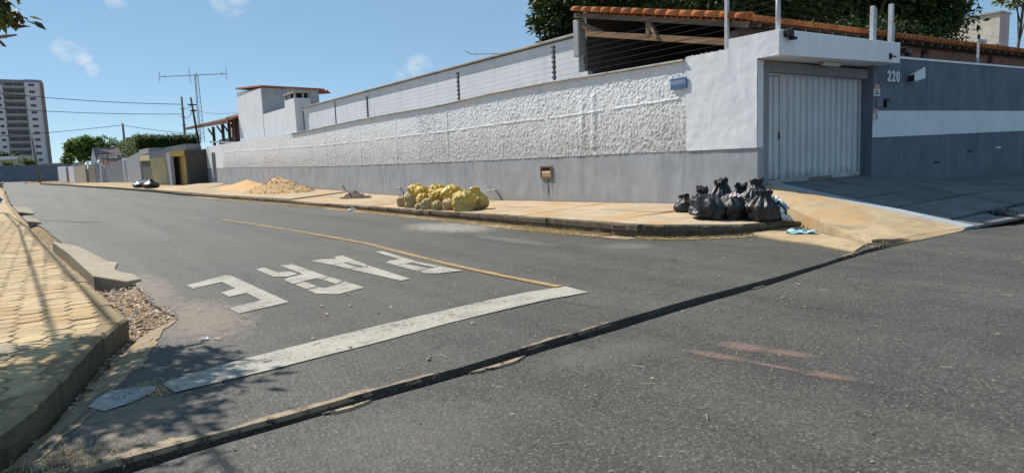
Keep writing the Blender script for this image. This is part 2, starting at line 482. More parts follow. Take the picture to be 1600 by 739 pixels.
def street():
    ys = list(np.concatenate([np.linspace(0, 1, 26)[:-1]*4+4.0, 8*np.power(150/8, np.linspace(0, 1, 70))]))
    rows = []
    NC = 30
    for j, y in enumerate(ys):
        row = []
        l = aL(y) + (float(fbm(np.array(y*3.1), np.array(2.2), 4, 3, .7))-.5)*.16*(y < 60)
        r = (11.3 if y < 9.5 else kR(y)+0.12)
        for i in range(NC+1):
            t = i/NC
            x = l + (r-l)*t
            yy = y
            if j == 0: yy = cN(x)
            elif y < 8:
                c = cN(x); yy = c + (8-c)*(y-4.0)/4.0
            row.append((x, yy, road_z(x, yy) + 0.012*(float(fbm(np.array(x*.5), np.array(yy*.3), 3, 9))-.5)*(1 if j else 1)))
        rows.append(row)
    v = [p for r in rows for p in r]
    n = NC+1
    f = [(j*n+i, j*n+i+1, (j+1)*n+i+1, (j+1)*n+i) for j in range(len(rows)-1) for i in range(NC)]
    # skirts: the broken front edge at the cut and the left edge
    b = len(v)
    v += [(x, y, z-0.13) for x, y, z in rows[0]]
    f += [(i+1, i, b+i, b+i+1) for i in range(NC)]
    b2 = len(v)
    v += [(r[0][0], r[0][1], r[0][2]-0.12) for r in rows]
    f += [(j*n, (j+1)*n, b2+j+1, b2+j) for j in range(len(rows)-1)]
    return tag(obj('street', v, f, M['asphalt'], smooth=False), kind='structure')
street()

def cross_street():
    xs = list(np.linspace(-6, -0.5, 8)) + list(np.linspace(-.4, 11.4, 90))
    v, f = [], []
    ysub = [0, .04, .12, .3, .6, 1]
    for x in xs:
        c = cS(x) if x < 9.7 else 4.88 + (x-9.7)*0.05
        for t in ysub:
            v.append((x, c + (-25-c)*t, -0.004 if t else -0.012))
    for x, c in ((11.5, 4.97), (12.2, 5.0), (12.9, 5.0), (13.7, 4.8), (14.4, 4.65), (17, 4.6), (22, 4.7), (30, 5.0), (60, 6.0)):
        for t in ysub: v.append((x, c + (-25-c)*t, -0.004))
    m = len(ysub); nxx = len(v)//m
    f = [(i*m+j, i*m+j+1, (i+1)*m+j+1, (i+1)*m+j) for i in range(nxx-1) for j in range(m-1)]
    b = len(v)
    v += [(v[i*m][0], v[i*m][1], -0.14) for i in range(nxx)]
    f += [(i*m, (i+1)*m, b+i+1, b+i) for i in range(nxx-1)]
    tag(obj('cross_street', v, f, M['asphalt2']), kind='structure')
cross_street()

# drain channel with its crumbling concrete lips
dc = empty('drain_channel'); tag(dc, kind='structure')
v, f = [], []
xs = np.linspace(-.9, 11.3, 60)
for x in xs:
    v += [(x, cS(x)-.08, -.125), (x, (cS(x)+cN(x))/2, -.145), (x, cN(x)+.08, -.125)]
f = [(i*3+j, (i+1)*3+j, (i+1)*3+j+1, i*3+j+1) for i in range(len(xs)-1) for j in range(2)]
tag(obj('channel_bed', v, f, M['trench'], dc), kind='structure')
def lip(x0, x1, w, side):
    xs = np.arange(x0, x1+.001, .03)
    mb_v, mb_f = [], []
    fn = cN if side > 0 else cS
    for i, x in enumerate(xs):
        taper = min(1.0, 4*min(i, len(xs)-1-i)/max(1, len(xs)-1)+.15)
        c = fn(x); o = c - side*.005
        a = w*taper*(0.25+1.1*float(fbm(np.array(x*6.3), np.array(side*3.3), 4, 4, .75)))
        mb_v += [(x, o + side*.004, .003), (x, o + side*a, .005), (x, o + side*.002, -.03), (x, o + side*(a+.01), -.01)]
    n = len(xs)
    for i in range(n-1):
        q, r = i*4, (i+1)*4
        fc = [(q, r, r+1, q+1), (q+2, r+2, r, q), (q+1, r+1, r+3, q+3)]
        mb_f += fc if side > 0 else [t[::-1] for t in fc]
    mb_f += [(0, 1, 3, 2), ((n-1)*4+1, (n-1)*4, (n-1)*4+2, (n-1)*4+3)]
    obj('concrete_lip', mb_v, mb_f, M['lip_ragged'], dc)
for x0, x1, w in ((-.7, .75, .13), (.7, 1.75, .085), (1.7, 2.2, .05), (2.95, 3.6, .055), (3.65, 4.1, .045), (8.9, 9.6, .05)): lip(x0, x1, w, 1)
for x0, x1, w in ((1.25, 1.6, .05), (2.35, 2.9, .055), (6.2, 6.5, .035)): lip(x0, x1, w, -1)

# ------------------------------------------------------------------ right-hand pavement, kerb, slabs
walk = empty('sidewalk'); tag(walk, kind='structure')
def walk_z(X, Y):
    k = kR(Y); t = min(1, max(0, (X-k)/(12.8-k)))
    return (ktop(Y)*(1-t)+wbase(Y)*t) + zg(Y)*(1-t)
# slabs between skewed joints (Y at the kerb, Y at the wall)
joints = [(9.75, 9.95), (11.3, 12.5), (12.4, 13.7), (13.3, 15.9), (14.6, 17.6), (16.4, 19.4), (18.6, 21.6), (20.8, 24.0), (23.2, 26.6), (26.0, 29.8), (29.0, 33.2),
          (32.5, 38.0), (37.0, 45.0), (42, 54), (46.2, 62.0), (52, 66.2), (58, 69.6)]
def slab(poly, th=0.12, name='slab', m=None, parent=None):
    mb = MB(); mb.prism([(p[0], p[1], p[2], p[2]-th) for p in poly], 0, 0)
    o = mb.make(name, m or M['walk'], parent or walk)
    return o
def jl(j, t):
    (yk, yw) = j
    x0 = kR(yk)+.11
    return x0+(12.78-x0)*t, yk+(yw-yk)*t
for i in range(len(joints)-1):
    a, b = joints[i], joints[i+1]
    splits = [0, 1] if i % 3 else [0, random.uniform(.45, .6), 1]
    step = 0.11 if a[0] >= 46 else (0.05 if a[0] >= 29 else 0)
    for s in range(len(splits)-1):
        t0, t1 = splits[s], splits[s+1]
        g = .012
        pts = []
        dz = random.uniform(-.006, .006)
        for t, j, sg in ((t0+g*.25, a, 1), (t1-g*.25, a, 1), (t1-g*.25, b, -1), (t0+g*.25, b, -1)):
            x, y = jl(j, t)
            y += sg*g
            up = step if sg > 0 else (0.11 if b[0] > 46.3 else (0.05 if b[0] > 29.3 else (0.05 if a[0] >= 29 else 0)))
            if a[0] >= 46 or (29 <= a[0] < 46): up = step
            pts.append((x, y, walk_z(x, y)+dz+(up if t > .5 or a[0] < 46 else up*.4)))
        slab(pts)
# corner slabs behind the rounded kerb, up to the ramp
cz = .245
for poly in ([(8.85, 9.73), (8.85, 8.85), (10.55, 8.75), (10.9, 9.8)], [(10.92, 9.82), (10.58, 8.73), (12.15, 8.05), (12.78, 8.9), (12.78, 9.93)],
             [(8.86, 8.83), (8.9, 8.42), (9.35, 7.95), (10.0, 7.56), (10.2, 7.5), (10.53, 8.73)], [(10.22, 7.49), (11.55, 7.28), (12.12, 8.03), (10.56, 8.70)]):
    slab([(x, y, cz-.085*min(1, max(0, (x-9.2)/1.5))*min(1, max(0, (8.75-y)/1.3))+.02*max(0, (x-9))/3.8+.06*max(0, (x-12))) for x, y in poly][::1], .14)
# bedding under the slabs
v, f = [], []
for y in [8.0, 9, 12, 15, 20, 26, 33, 46, 60, 70, 85, 100]:
    a = kR(y)+.14 if y > 9 else 9.3
    b = 12.8 if y < 71 else kR(y)+6
    v += [(a, y, walk_z(a, y)-.05 if y < 71 else zg(y)+.12), (b, y, walk_z(b, y)-.05 if y < 71 else zg(y)+.2)]
f = [(i*2, i*2+1, i*2+3, i*2+2) for i in range(11)]
tag(obj('bedding', v, f, M['ramp'], walk), kind='structure')

kerb = empty('kerb'); tag(kerb, kind='structure')
def kerb_run(pts, zt, zb, w, m, parent, gap=.008, rough=.012, inward=None):
    """one stone per segment; pts on the road face, stones lie to the right of the direction of travel"""
    for i in range(len(pts)-1):
        a = Vector((pts[i][0], pts[i][1], 0)); b = Vector((pts[i+1][0], pts[i+1][1], 0))
        d = (b-a).normalized(); nrm = Vector((d.y, -d.x, 0))
        na = nb = nrm
        if i > 0:
            p = Vector((pts[i-1][0], pts[i-1][1], 0)); dd = ((a-p).normalized()+d).normalized(); na = Vector((dd.y, -dd.x, 0))
        if i < len(pts)-2:
            q = Vector((pts[i+2][0], pts[i+2][1], 0)); dd = ((q-b).normalized()+d).normalized(); nb = Vector((dd.y, -dd.x, 0))
        a2, b2 = a + d*gap, b - d*gap
        j = lambda: random.uniform(-rough, rough)
        za, zb_ = zt(pts[i])+j()*.5, zt(pts[i+1])+j()*.5
        jo = j()
        c = .022
        vs = []
        L = (b2-a2).length
        N = 7
        for k in range(N+1):
            t = k/N
            p = a2.lerp(b2, t); n2 = na.lerp(nb, t)
            z = za+(zb_-za)*t; zl = zb(p.y)
            f1 = p + n2*(jo + j()*.6); 
            nz_ = (float(fbm(np.array(p.x*3.1+p.y*2.3), np.array(p.y*2.7-p.x), 3, 19, .7))-.5)*rough*3.4
            f0 = p + n2*(jo+rough*1.3+nz_*1.6); f2 = p + n2*(jo+nz_+j()*.5)
            zm = zl+(z-zl)*(.56+nz_*2)
            z += nz_*.35
            vs += [(f0.x, f0.y, zl), (f0.x, f0.y, zm), (f2.x, f2.y, zm+.012), (f2.x, f2.y, z-c+j()*.4)]
            q = p + n2*(c+jo); vs.append((q.x, q.y, z+j()*.25))
            q = p + n2*w; vs += [(q.x, q.y, z), (q.x, q.y, z-.15)]
        fs = []
        for k in range(N):
            o, r = k*7, (k+1)*7
            for e in range(6): fs.append((o+e, r+e, r+e+1, o+e+1))
        fs += [(0, 1, 2, 3, 4, 5, 6), tuple(N*7+e for e in (6, 5, 4, 3, 2, 1, 0))]
        o = obj('kerb_stone', vs, fs, m, parent)
        if m is M['kerb_l']:                              # road face takes the copy with painted-in shade and grime
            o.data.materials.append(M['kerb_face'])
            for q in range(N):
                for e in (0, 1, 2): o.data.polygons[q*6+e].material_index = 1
corner = [(11.7, 7.22), (10.95, 7.28), (10.48, 7.34), (9.95, 7.45), (9.4, 7.74), (8.95, 8.15), (8.72, 8.6)]
ys = [9.3, 10.5, 11.3, 12.9, 13.8, 15.3, 16.6, 18.2, 19.4, 20.6, 22, 23.5, 25, 27, 29, 31, 33, 36, 39, 42, 46, 50, 55, 60, 65, 69, 73, 77, 84, 92, 101, 110]
kpts = corner + [(kR(y), y) for y in ys]
kerb_run(kpts, lambda p: (float(np.interp(p[0], [8.7, 9.4, 9.95, 10.48, 10.95, 11.7], [.24, .235, .21, .18, .165, .155])) if p[1] < 9.2 else ktop(p[1])+zg(p[1])), lambda y: road_z(8.7, y)-.03, .13, M['kerb'], kerb, gap=.004, rough=.020)

# low concrete apron in front of the corner kerb
ap = MB()
ap.prism([(9.40, 4.99, .018), (10.16, 5.22, .03), (10.45, 5.6, .035), (11.0, 6.5, .04), (11.62, 7.2, .05), (10.3, 7.33, .05), (9.86, 6.4, .03), (9.72, 5.66, .025)], -.06, .03)
tag(ap.make('corner_apron', M['ramp']), kind='structure')

# ------------------------------------------------------------------ driveway ramp
def ramp_z(X, Y):
    top = .76 if X < 17.6 else max(.45, .76-(X-17.6)*.07)
    t = min(1.06, max(0, (Y-5.0)/3.96))
    return .02+t*(top-.02)
drive = empty('driveway'); tag(drive, kind='structure')
def rp(x, y, z=None): return (x, y, ramp_z(x, y) if z is None else z)
edge = [(12.84, 8.94, .68), (12.2, 7.9, .40), (11.1, 6.3, .165), (10.55, 5.5, .06), (10.2, 5.22, .035)]
v = []
N = 14
right = [(13.2, 8.94), (13.2, 7.9), (13.2, 6.3), (13.2, 5.5), (13.2, 5.04)]
ev = lambda P, t: tuple(np.interp(t, np.linspace(0, 1, len(P)), [p[i] for p in P]) for i in range(len(P[0])))
for k in range(N+1):
    t = k/N
    a = ev(edge, t); b = ev(right, t); zb_ = ramp_z(b[0], b[1])
    for q in range(9):
        s = q/8
        x, y = a[0]+(b[0]-a[0])*s, a[1]+(b[1]-a[1])*s
        v.append((x, y, a[2]+(zb_-a[2])*s + .008*(float(fbm(np.array(x*2), np.array(y*2), 3))-.5)))
f = [(k*9+q, (k+1)*9+q, (k+1)*9+q+1, k*9+q+1) for k in range(N) for q in range(8)]
b = len(v)
for k in range(N+1):
    a = v[k*9]
    v += [(a[0]-.012, a[1]-.012, a[2]-.025), (a[0]-.02, a[1]-.025, -.12)]
f += [(k*9, b+k*2, b+k*2+2, (k+1)*9) for k in range(N)] + [(b+k*2, b+k*2+1, b+k*2+3, b+k*2+2) for k in range(N)]
f = [t[::-1] for t in f]
obj('concrete_ramp', v, f, M['ramp'], drive, smooth=False)
# tongue of concrete at the street edge
tg = MB(); tg.prism([(10.22, 5.24, .034), (10.6, 5.02, .016), (11.34, 4.93, .006), (12.9, 4.96, .006), (13.2, 5.03, .022)], -.05, .02); tg.make('ramp_toe', M['ramp'], drive)
hole = MB(); hole.prism([(10.34, 5.20, .05), (10.62, 5.03, .03), (10.95, 5.0, .02), (11.18, 5.03, .018), (11.05, 5.10, .035), (10.80, 5.13, .05), (10.62, 5.24, .062), (10.45, 5.27, .06)], -.05, .02); hole.make('dark_hole_patch', M['trench'], drive)  # raised dark patch; the shade of a hole is put in as colour
# painted strip
sp = MB()
ys_ = np.linspace(5.04, 8.94, 6)
for i in range(5):
    y0, y1 = ys_[i]+.004, ys_[i+1]-.004
    sp.add([rp(13.21, y0), rp(13.64, y0), rp(13.64, y1), rp(13.21, y1), (13.21, y0, -.1), (13.64, y0, -.1), (13.64, y1, -.1), (13.21, y1, -.1)],
           [(0,1,2,3), (0,4,5,1), (1,5,6,2), (2,6,7,3), (3,7,4,0)])
sp.make('painted_edge_strip', M['strip'], drive)
# big slabs with open joints
bed = [rp(13.2, 4.8), rp(40, 4.8), rp(40, 9.3), rp(17.6, 9.3), rp(13.2, 9.4)]
obj('slab_bedding', [(x, y, z-.045) for x, y, z in [rp(13.2,5.0), rp(17.6,5.0), rp(24,5.0), rp(40,5.0), rp(40,9.4), rp(24,9.4), rp(17.6,9.4), rp(13.2,9.4)]], [(0,1,6,7), (1,2,5,6), (2,3,4,5)], M['trench'], drive)
rows = [4.98, 5.45, 6.45, 7.25, 8.2, 8.93]
cols = [13.66, 15.42, 17.2, 18.9, 20.6, 22.4, 24.2, 26, 28, 30, 33, 37]
for r in range(5):
    off = (0, .1, .0, .12, .05)[r]
    for c in range(len(cols)-1):
        g = .034
        sk = lambda x: (x-13.66)*.055 if 1 <= r <= 3 else (x-13.66)*.03
        x0, x1 = cols[c]+g+(off if c else 0), cols[c+1]-g+off
        y0a = rows[r]+(0 if r == 0 else sk(x0))+g; y1a = rows[r+1]+(sk(x0) if r < 4 else 0)-g
        y0b = rows[r]+(0 if r == 0 else sk(x1))+g; y1b = rows[r+1]+(sk(x1) if r < 4 else 0)-g
        y0a, y0b, y1a, y1b = [min(8.93, q) for q in (y0a, y0b, y1a, y1b)]
        if y1a-y0a < .12 or y1b-y0b < .12: continue
        dz = random.uniform(-.006, .006)
        mb = MB(); mb.prism([(x, y, ramp_z(x, y)+dz, ramp_z(x, y)-.06) for x, y in ((x0, y0a), (x1, y0b), (x1, y1b), (x0, y1a))], 0, 0)
        mb.make('paving_slab', M['slab_dark'], drive)
# level floor inside the gate recess
lf = MB(); lf.prism([(12.98, 8.95, .70), (17.64, 8.95, .755), (17.64, 12, .76), (12.98, 12, .76)], .3, .7); lf.make('gate_threshold', M['slab_dark'], drive)

# ------------------------------------------------------------------ left footpath with pavers
path = empty('footpath'); tag(path, kind='structure')
def pz(Y): return .15 + zg(Y)
v, f = [], []
fy = [1.0, 2.2, 3.2, 3.9, 4.4, 4.8, 5.3, 5.9, 6.5, 7.17, 9, 11, 12, 17.4, 20, 24, 31, 47, 60, 80, 95]
pe = lambda y: kL(y)-.13 if y > 3.2 else -.9-(3.2-y)*3
for y in fy: v += [(-12, y, pz(y)-.007), (pe(y), y, pz(y)-.007)]
f = [(i*2, i*2+1, i*2+3, i*2+2) for i in range(len(fy)-1)]
tag(obj('path_bedding', v, f, simple('paver_joint_dirt', (0.23, 0.165, 0.10), 0.95, .4, 8, .5), path), kind='structure')
# hexagonal pavers, laid in rows across the footpath
def hexpoly(cx, cy, r, sx=1.0):
    return [(cx + r*sx*math.cos(math.radians(60*k)), cy + r*math.sin(math.radians(60*k))) for k in range(6)]
hexes = []
R0 = .135
ry = R0*math.sqrt(3)
i = 0
x = -3.2
while x < .55:
    y = 2.4 + (ry/2 if i % 2 else 0)
    while y < 27:
        if x < pe(y)-.01 and x > -2.9: hexes.append((x, y))
        y += ry
    x += R0*1.5*1.04; i += 1
hexes.sort(key=lambda p: (p[0]+.06*p[1] < -.55, math.hypot(p[0]-0, p[1]-0)))
hex_me = []
for q in range(10):
    mb = MB()
    pl = [(px + random.uniform(-.014, .014), py + random.uniform(-.014, .014)) for px, py in hexpoly(0, 0, R0*.975)]
    inner = [(px*.955, py*.955) for px, py in pl]
    vs = [(a, b_, -.05) for a, b_ in pl] + [(a, b_, -.006) for a, b_ in pl] + [(a, b_, random.uniform(-.002, .003)) for a, b_ in inner]
    fs = [(k, (k+1) % 6, 6+(k+1) % 6, 6+k) for k in range(6)] + [(6+k, 6+(k+1) % 6, 12+(k+1) % 6, 12+k) for k in range(6)] + [(12, 13, 14, 15, 16, 17)]
    me = bpy.data.meshes.new('paver'); me.from_pydata(vs, [], fs); me.materials.append(M['paver']); me.update()
    hex_me.append((me, vs, fs))
far = MB()
for n_, (hx, hy) in enumerate(hexes):
    me, vs, fs = random.choice(hex_me)
    tx, ty, rz = random.uniform(-.014, .014), random.uniform(-.014, .014), random.choice((0, 60, 120, 180, 240, 300))
    z = pz(hy) + random.uniform(-.006, .003)
    if n_ < 300:
        link_mesh('paver', me, path, (hx, hy, z), (tx, ty, math.radians(rz)))
    else:
        ca, sa = math.cos(math.radians(rz)), math.sin(math.radians(rz))
        far.add([(hx + a*ca - b_*sa, hy + a*sa + b_*ca, z + c + a*tx) for a, b_, c in vs], fs)
tag(far.make('paver_field', M['paver'], path), kind='stuff')
# further on the joints are no longer told apart
v, f = [], []
for y in [27, 31, 38, 47, 60, 80, 95]: v += [(-7, y, pz(y)-.006), (pe(y)-.02, y, pz(y)-.006)]
f = [(i*2, i*2+1, i*2+3, i*2+2) for i in range(6)]
obj('paver_far_stretch', v, f, M['paver'], path)
# one smooth cement patch
cp = MB(); cp.prism([(-.62, 6.25, .158), (-.30, 6.42, .158), (-.33, 6.75, .158), (-.66, 6.7, .158)], .1, .158); cp.make('cement_patch', M['pad'], path)

kerbl = empty('kerb'); tag(kerbl, kind='structure')
ysl = [3.2, 3.75, 4.4, 4.8, 5.3, 5.9, 6.5, 6.95, 7.17]
ptsl = [(-8, 1.0), (-5, 1.4), (-3, 1.9), (-1.6, 2.5)] + [(kL(y), y) for y in ysl]
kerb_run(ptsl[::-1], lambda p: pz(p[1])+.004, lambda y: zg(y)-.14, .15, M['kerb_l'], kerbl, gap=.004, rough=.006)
ysl2 = [7.17, 8.0, 9.05, 10, 10.96, 12, 13, 14.2, 15.5, 17.4, 19, 21, 24, 27, 31.65, 37, 42, 47.5, 55, 65, 80, 95]
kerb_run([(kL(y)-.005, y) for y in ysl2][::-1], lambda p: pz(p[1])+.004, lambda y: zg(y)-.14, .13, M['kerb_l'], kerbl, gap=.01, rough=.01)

# concrete gutter strip below the corner kerb
gs = MB()
oo = [(.94, 7.50), (.68, 6.66), (.44, 5.84), (.24, 5.26), (.03, 4.76), (-.18, 4.24)]
ii = [(.62, 7.18), (.36, 6.42), (.12, 5.62), (-.02, 5.2), (-.16, 4.76), (-.34, 4.3)]
NG = 40
def edge_pts(P, a, s):
    out = []
    for k in range(NG+1):
        t = k/NG*5; q = min(4, int(t)); f_ = t-q
        out.append((P[q][0]+(P[q+1][0]-P[q][0])*f_ + a*(float(fbm(np.array(k*.55), np.array(s), 3, 6, .7))-.5)*2, P[q][1]+(P[q+1][1]-P[q][1])*f_))
    return out
o_, i_ = edge_pts(oo, .07, 1.3), edge_pts(ii, .03, 5.7)
for k in range(NG):
    gs.prism([(i_[k][0], i_[k][1], -.035, -.12), (i_[k+1][0], i_[k+1][1], -.035, -.12), (o_[k+1][0], o_[k+1][1], .008, -.12), (o_[k][0], o_[k][1], .008, -.12)], 0, 0)
tag(gs.make('gutter_strip', M['lip']), kind='structure')

# concrete crossings bridging the gutter
def pad(name, poly, label, group):
    mb = MB()
    poly = [(x, y, z, -.1) for x, y, z in poly]
    mb.prism(poly, 0, 0)
    o = mb.make(name, M['pad'])
    bevel(o, .012)
    return tag(o, label, 'crossing slab', group)
pad('crossing_slab', [(-.03, 17.0, .15), (.19, 14.2, .15), (.40, 10.66, .14), (.76, 10.3, .06), (.96, 10.6, .03), (.93, 11.3, .025), (.74, 11.75, .03), (.76, 12.2, .03), (.86, 13.0, .025), (.74, 13.3, .03), (.58, 14.8, .04), (.40, 16.5, .05)][::-1],
    'long broken concrete slab bridging the gutter, nearest to the ochre pavers corner', 'concrete slabs over the left gutter')
pad('crossing_slab', [(-.86, 29.6, .15), (-.62, 25.9, .14), (-.28, 26.3, .05), (-.36, 28.4, .05), (-.62, 29.8, .06)][::-1],
    'dark shaded concrete slab over the gutter where the lamp shadow crosses', 'concrete slabs over the left gutter')
pad('crossing_slab', [(-1.5, 40.6, .15), (-1.05, 33.3, .15), (-.55, 33.0, .05), (-.6, 36, .05), (-.9, 40.2, .06)][::-1],
    'farthest pale concrete slab over the gutter, near the blue bag', 'concrete slabs over the left gutter')

# ------------------------------------------------------------------ painted markings
def paint(name, c, wear=(0.36, 0.5), tint=None):
    k = NT(name, 0.8, 0.25)
    nz = k.noise(38, 5, 0.75)
    big = k.noise(2.0, 5, 0.7)
    f = k.math('ADD', k.math('MULTIPLY', nz, 0.7), k.math('MULTIPLY', big, 0.3))
    a = k.ramp(f, [(wear[0], 0.0), (wear[1], 1.0)])
    col = k.ramp(big, [(0.3, tuple(x*.82 for x in c)), (0.7, c)])
    col = k.mix(1.0, col, k.ramp(k.noise(120, 2, .6), [(0.3, .7), (0.6, 1.08)]), 'MULTIPLY')
    k.color(col)
    k.l(a, k.b.inputs['Alpha'])
    k.bump(k.noise(60, 3, .7), .5, .01)
    return k.m
M['paintw'] = paint('worn_white_road_paint', (0.43, 0.40, 0.345), (0.36, 0.48))
M['painty'] = paint('worn_yellow_road_paint', (0.42, 0.28, 0.12), (0.38, 0.50))
M['chalk'] = paint('red_brick_scrape', (0.33, 0.165, 0.125), (0.44, 0.66))
M['smear'] = paint('pale_paint_smear', (0.44, 0.43, 0.42), (0.38, 0.50))
def rough_edge(poly, step=.06, a=.0035):
    out = []
    n = len(poly)
    for i in range(n):
        p, q = poly[i], poly[(i+1) % n]
        L = math.hypot(q[0]-p[0], q[1]-p[1]); k = max(1, int(L/step))
        for e in range(k):
            t = e/k
            j = a if e else a*.4
            out.append((p[0]+(q[0]-p[0])*t+random.uniform(-j, j), p[1]+(q[1]-p[1])*t+random.uniform(-j, j)))
    return out
def flat(name, poly, m, parent=None, dz=.009):
    poly = rough_edge(poly)
    pts = [(x, y, road_z(x, y)+dz) for x, y in poly]
    bm = bmesh.new()
    vs = [bm.verts.new(p) for p in pts]
    fc = bm.faces.new(vs)
    bmesh.ops.triangulate(bm, faces=[fc])
    bmesh.ops.recalc_face_normals(bm, faces=bm.faces)
    for q in bm.faces:
        if q.normal.z < 0: q.normal_flip()
    me = bpy.data.meshes.new(name); bm.to_mesh(me); bm.free()
    me.materials.append(m)
    o = bpy.data.objects.new(name, me); C.objects.link(o)
    if parent: o.parent = parent
    return o
word = empty('road_lettering'); tag(word, 'white stencilled word PARE painted on the asphalt before the stop line', 'road marking')
flat('letter_e', [(1.39,9.64),(1.97,10.12),(2.03,10.0),(2.10,7.49),(1.52,7.28),(1.5,7.63),(1.89,7.84),(1.87,8.45),(1.65,8.35),(1.63,8.7),(1.84,8.88),(1.81,9.55),(1.41,9.29)], M['paintw'], word)
r = flat('letter_r', [(2.84,10.45),(3.02,10.44),(3.03,8.83),(2.89,8.70),(2.85,8.82),(2.67,8.74),(2.49,8.62),(2.49,9.02),(2.59,9.19),(2.84,9.32)], M['paintw'], word)
flat('letter_stroke', [(2.45,10.36),(2.59,10.43),(2.62,9.77),(2.78,9.72),(2.79,9.40),(2.61,9.29),(2.46,9.42)], M['paintw'], r)
flat('letter_stroke', [(3.035,8.79),(3.06,8.36),(2.91,8.19),(2.89,8.67)], M['paintw'], r)
flat('letter_stroke', [(2.50,8.58),(2.66,8.70),(2.67,8.22),(2.50,8.12)], M['paintw'], r)
flat('letter_stroke', [(3.065,8.31),(3.08,7.69),(2.7,7.52),(2.5,7.74),(2.5,8.07),(2.67,8.17),(2.70,8.03),(2.90,8.14)], M['paintw'], r)
a_ = flat('letter_a', [(3.35,10.55),(3.54,10.61),(3.74,10.43),(3.79,10.7),(3.96,10.75),(3.89,9.97),(3.71,9.92),(3.65,9.93),(3.46,9.84)], M['paintw'], word)
flat('letter_stroke', [(3.888,9.94),(3.842,9.40),(3.745,9.25),(3.705,9.89)], M['paintw'], a_)
flat('letter_stroke', [(3.462,9.81),(3.655,9.90),(3.655,9.33),(3.50,9.26)], M['paintw'], a_)
flat('letter_stroke', [(3.835,9.36),(3.77,7.82),(3.62,7.80),(3.50,9.23),(3.65,9.29),(3.75,9.22)], M['paintw'], a_)
p_ = flat('letter_p', [(4.54,10.74),(4.67,10.74),(4.53,9.05),(4.43,9.10),(4.30,9.10),(4.13,9.05),(4.15,9.42),(4.28,9.57),(4.45,9.58)], M['paintw'], word)
flat('letter_stroke', [(4.53,9.02),(4.555,8.50),(4.46,8.43),(4.43,9.07)], M['paintw'], p_)
flat('letter_stroke', [(4.13,9.02),(4.30,9.07),(4.335,8.42),(4.115,8.29)], M['paintw'], p_)
flat('letter_stroke', [(4.555,8.47),(4.60,7.87),(4.22,7.93),(4.11,8.1),(4.12,8.26),(4.335,8.39),(4.46,8.40)], M['paintw'], p_)
stop = flat('stop_line', [(.54,5.24),(.98,5.43),(1.42,5.54),(2.0,5.66),(2.49,5.76),(3.21,5.87),(3.79,5.97),(4.38,6.02),(4.87,5.97),(4.83,5.53),(4.19,5.54),(3.58,5.46),(2.95,5.37),(2.24,5.21),(1.7,5.12),(1.28,5.04),(.58,4.96)][::-1], M['paintw'])
tag(stop, 'broad worn white stop line curving across the asphalt beside the drain', 'road marking')
flat('worn_fragment', [(.08,5.04),(.14,5.19),(.24,5.3),(.44,5.27),(.5,5.2),(.46,5.06),(.31,4.93),(.16,4.87)][::-1], M['smear'], stop)
yl = [(4.30,22.0),(4.40,20.6),(4.75,16.4),(4.93,12.1),(4.83,10.2),(4.75,8.41),(4.76,7.02),(4.81,6.03)]
w_ = .055
yv, yf = [], []
for q in range(91):
    y = 22.0-(22.0-6.03)*q/90
    x = float(np.interp(y, [p[1] for p in yl[::-1]], [p[0] for p in yl[::-1]]))
    for sg in (-1, 1):
        xx = x+sg*(w_+random.uniform(-.008, .008)); yv.append((xx, y, road_z(xx, y)+.009))
    if q: yf.append((2*q-2, 2*q, 2*q+1, 2*q-1))
tag(obj('centre_line', yv, yf, M['painty']), 'thin faded yellow centre line running up the street to the stop line', 'road marking')
def scrape(name, segs, lab):
    k = NT('soft_red_scrape', .9, .1)
    P = k.pos(); tot = None
    for (x0, y0, x1, y1, w) in segs:
        L = math.hypot(x1-x0, y1-y0); ux, uy = (x1-x0)/L, (y1-y0)/L
        cx, cy = (x0+x1)/2, (y0+y1)/2
        ex, ey = k.math('SUBTRACT', P[0], cx), k.math('SUBTRACT', P[1], cy)
        a_ = k.math('DIVIDE', k.math('ADD', k.math('MULTIPLY', ex, ux), k.math('MULTIPLY', ey, uy)), L*.56)
        b_ = k.math('DIVIDE', k.math('SUBTRACT', k.math('MULTIPLY', ey, ux), k.math('MULTIPLY', ex, uy)), w)
        d2 = k.math('ADD', k.math('MULTIPLY', a_, a_), k.math('MULTIPLY', b_, b_))
        f = k.ramp(d2, [(0.0, 1.0), (1.0, 0.0)])
        tot = f if tot is None else k.math('MAXIMUM', tot, f)
    al = k.math('MULTIPLY', tot, k.ramp(k.noise(34, 6, .75), [(.34, .12), (.66, 1.0)]))
    k.l(k.math('MULTIPLY', al, .62), k.b.inputs['Alpha'])
    k.color((.40, .25, .205))
    xs = [q for s_ in segs for q in (s_[0], s_[2])]; ys = [q for s_ in segs for q in (s_[1], s_[3])]
    x0, x1, y0, y1 = min(xs)-.15, max(xs)+.15, min(ys)-.15, max(ys)+.15
    tag(obj(name, [(x0, y0, .004), (x1, y0, .004), (x1, y1, .004), (x0, y1, .004)], [(0, 1, 2, 3)], k.m), lab, 'scrape mark', 'red scrapes on the asphalt')
scrape('scrape_mark', [(4.22, 3.32, 4.36, 2.92, .13), (4.32, 3.0, 4.46, 2.60, .09)], 'wider reddish scrape on the dark asphalt, upper of two')
scrape('scrape_mark', [(3.88, 3.36, 4.02, 2.86, .08), (4.0, 2.9, 4.11, 2.42, .04), (4.07, 2.55, 4.18, 2.18, .08)], 'longer thin reddish scrape broken in the middle, lower of two')

# ------------------------------------------------------------------ long street wall
wall = empty('boundary_wall', (0, 0, 0)); tag(wall, 'long white roughcast wall above a grey plinth running along the street', 'wall')
WX = 12.8
WE = 69.75
core = MB()
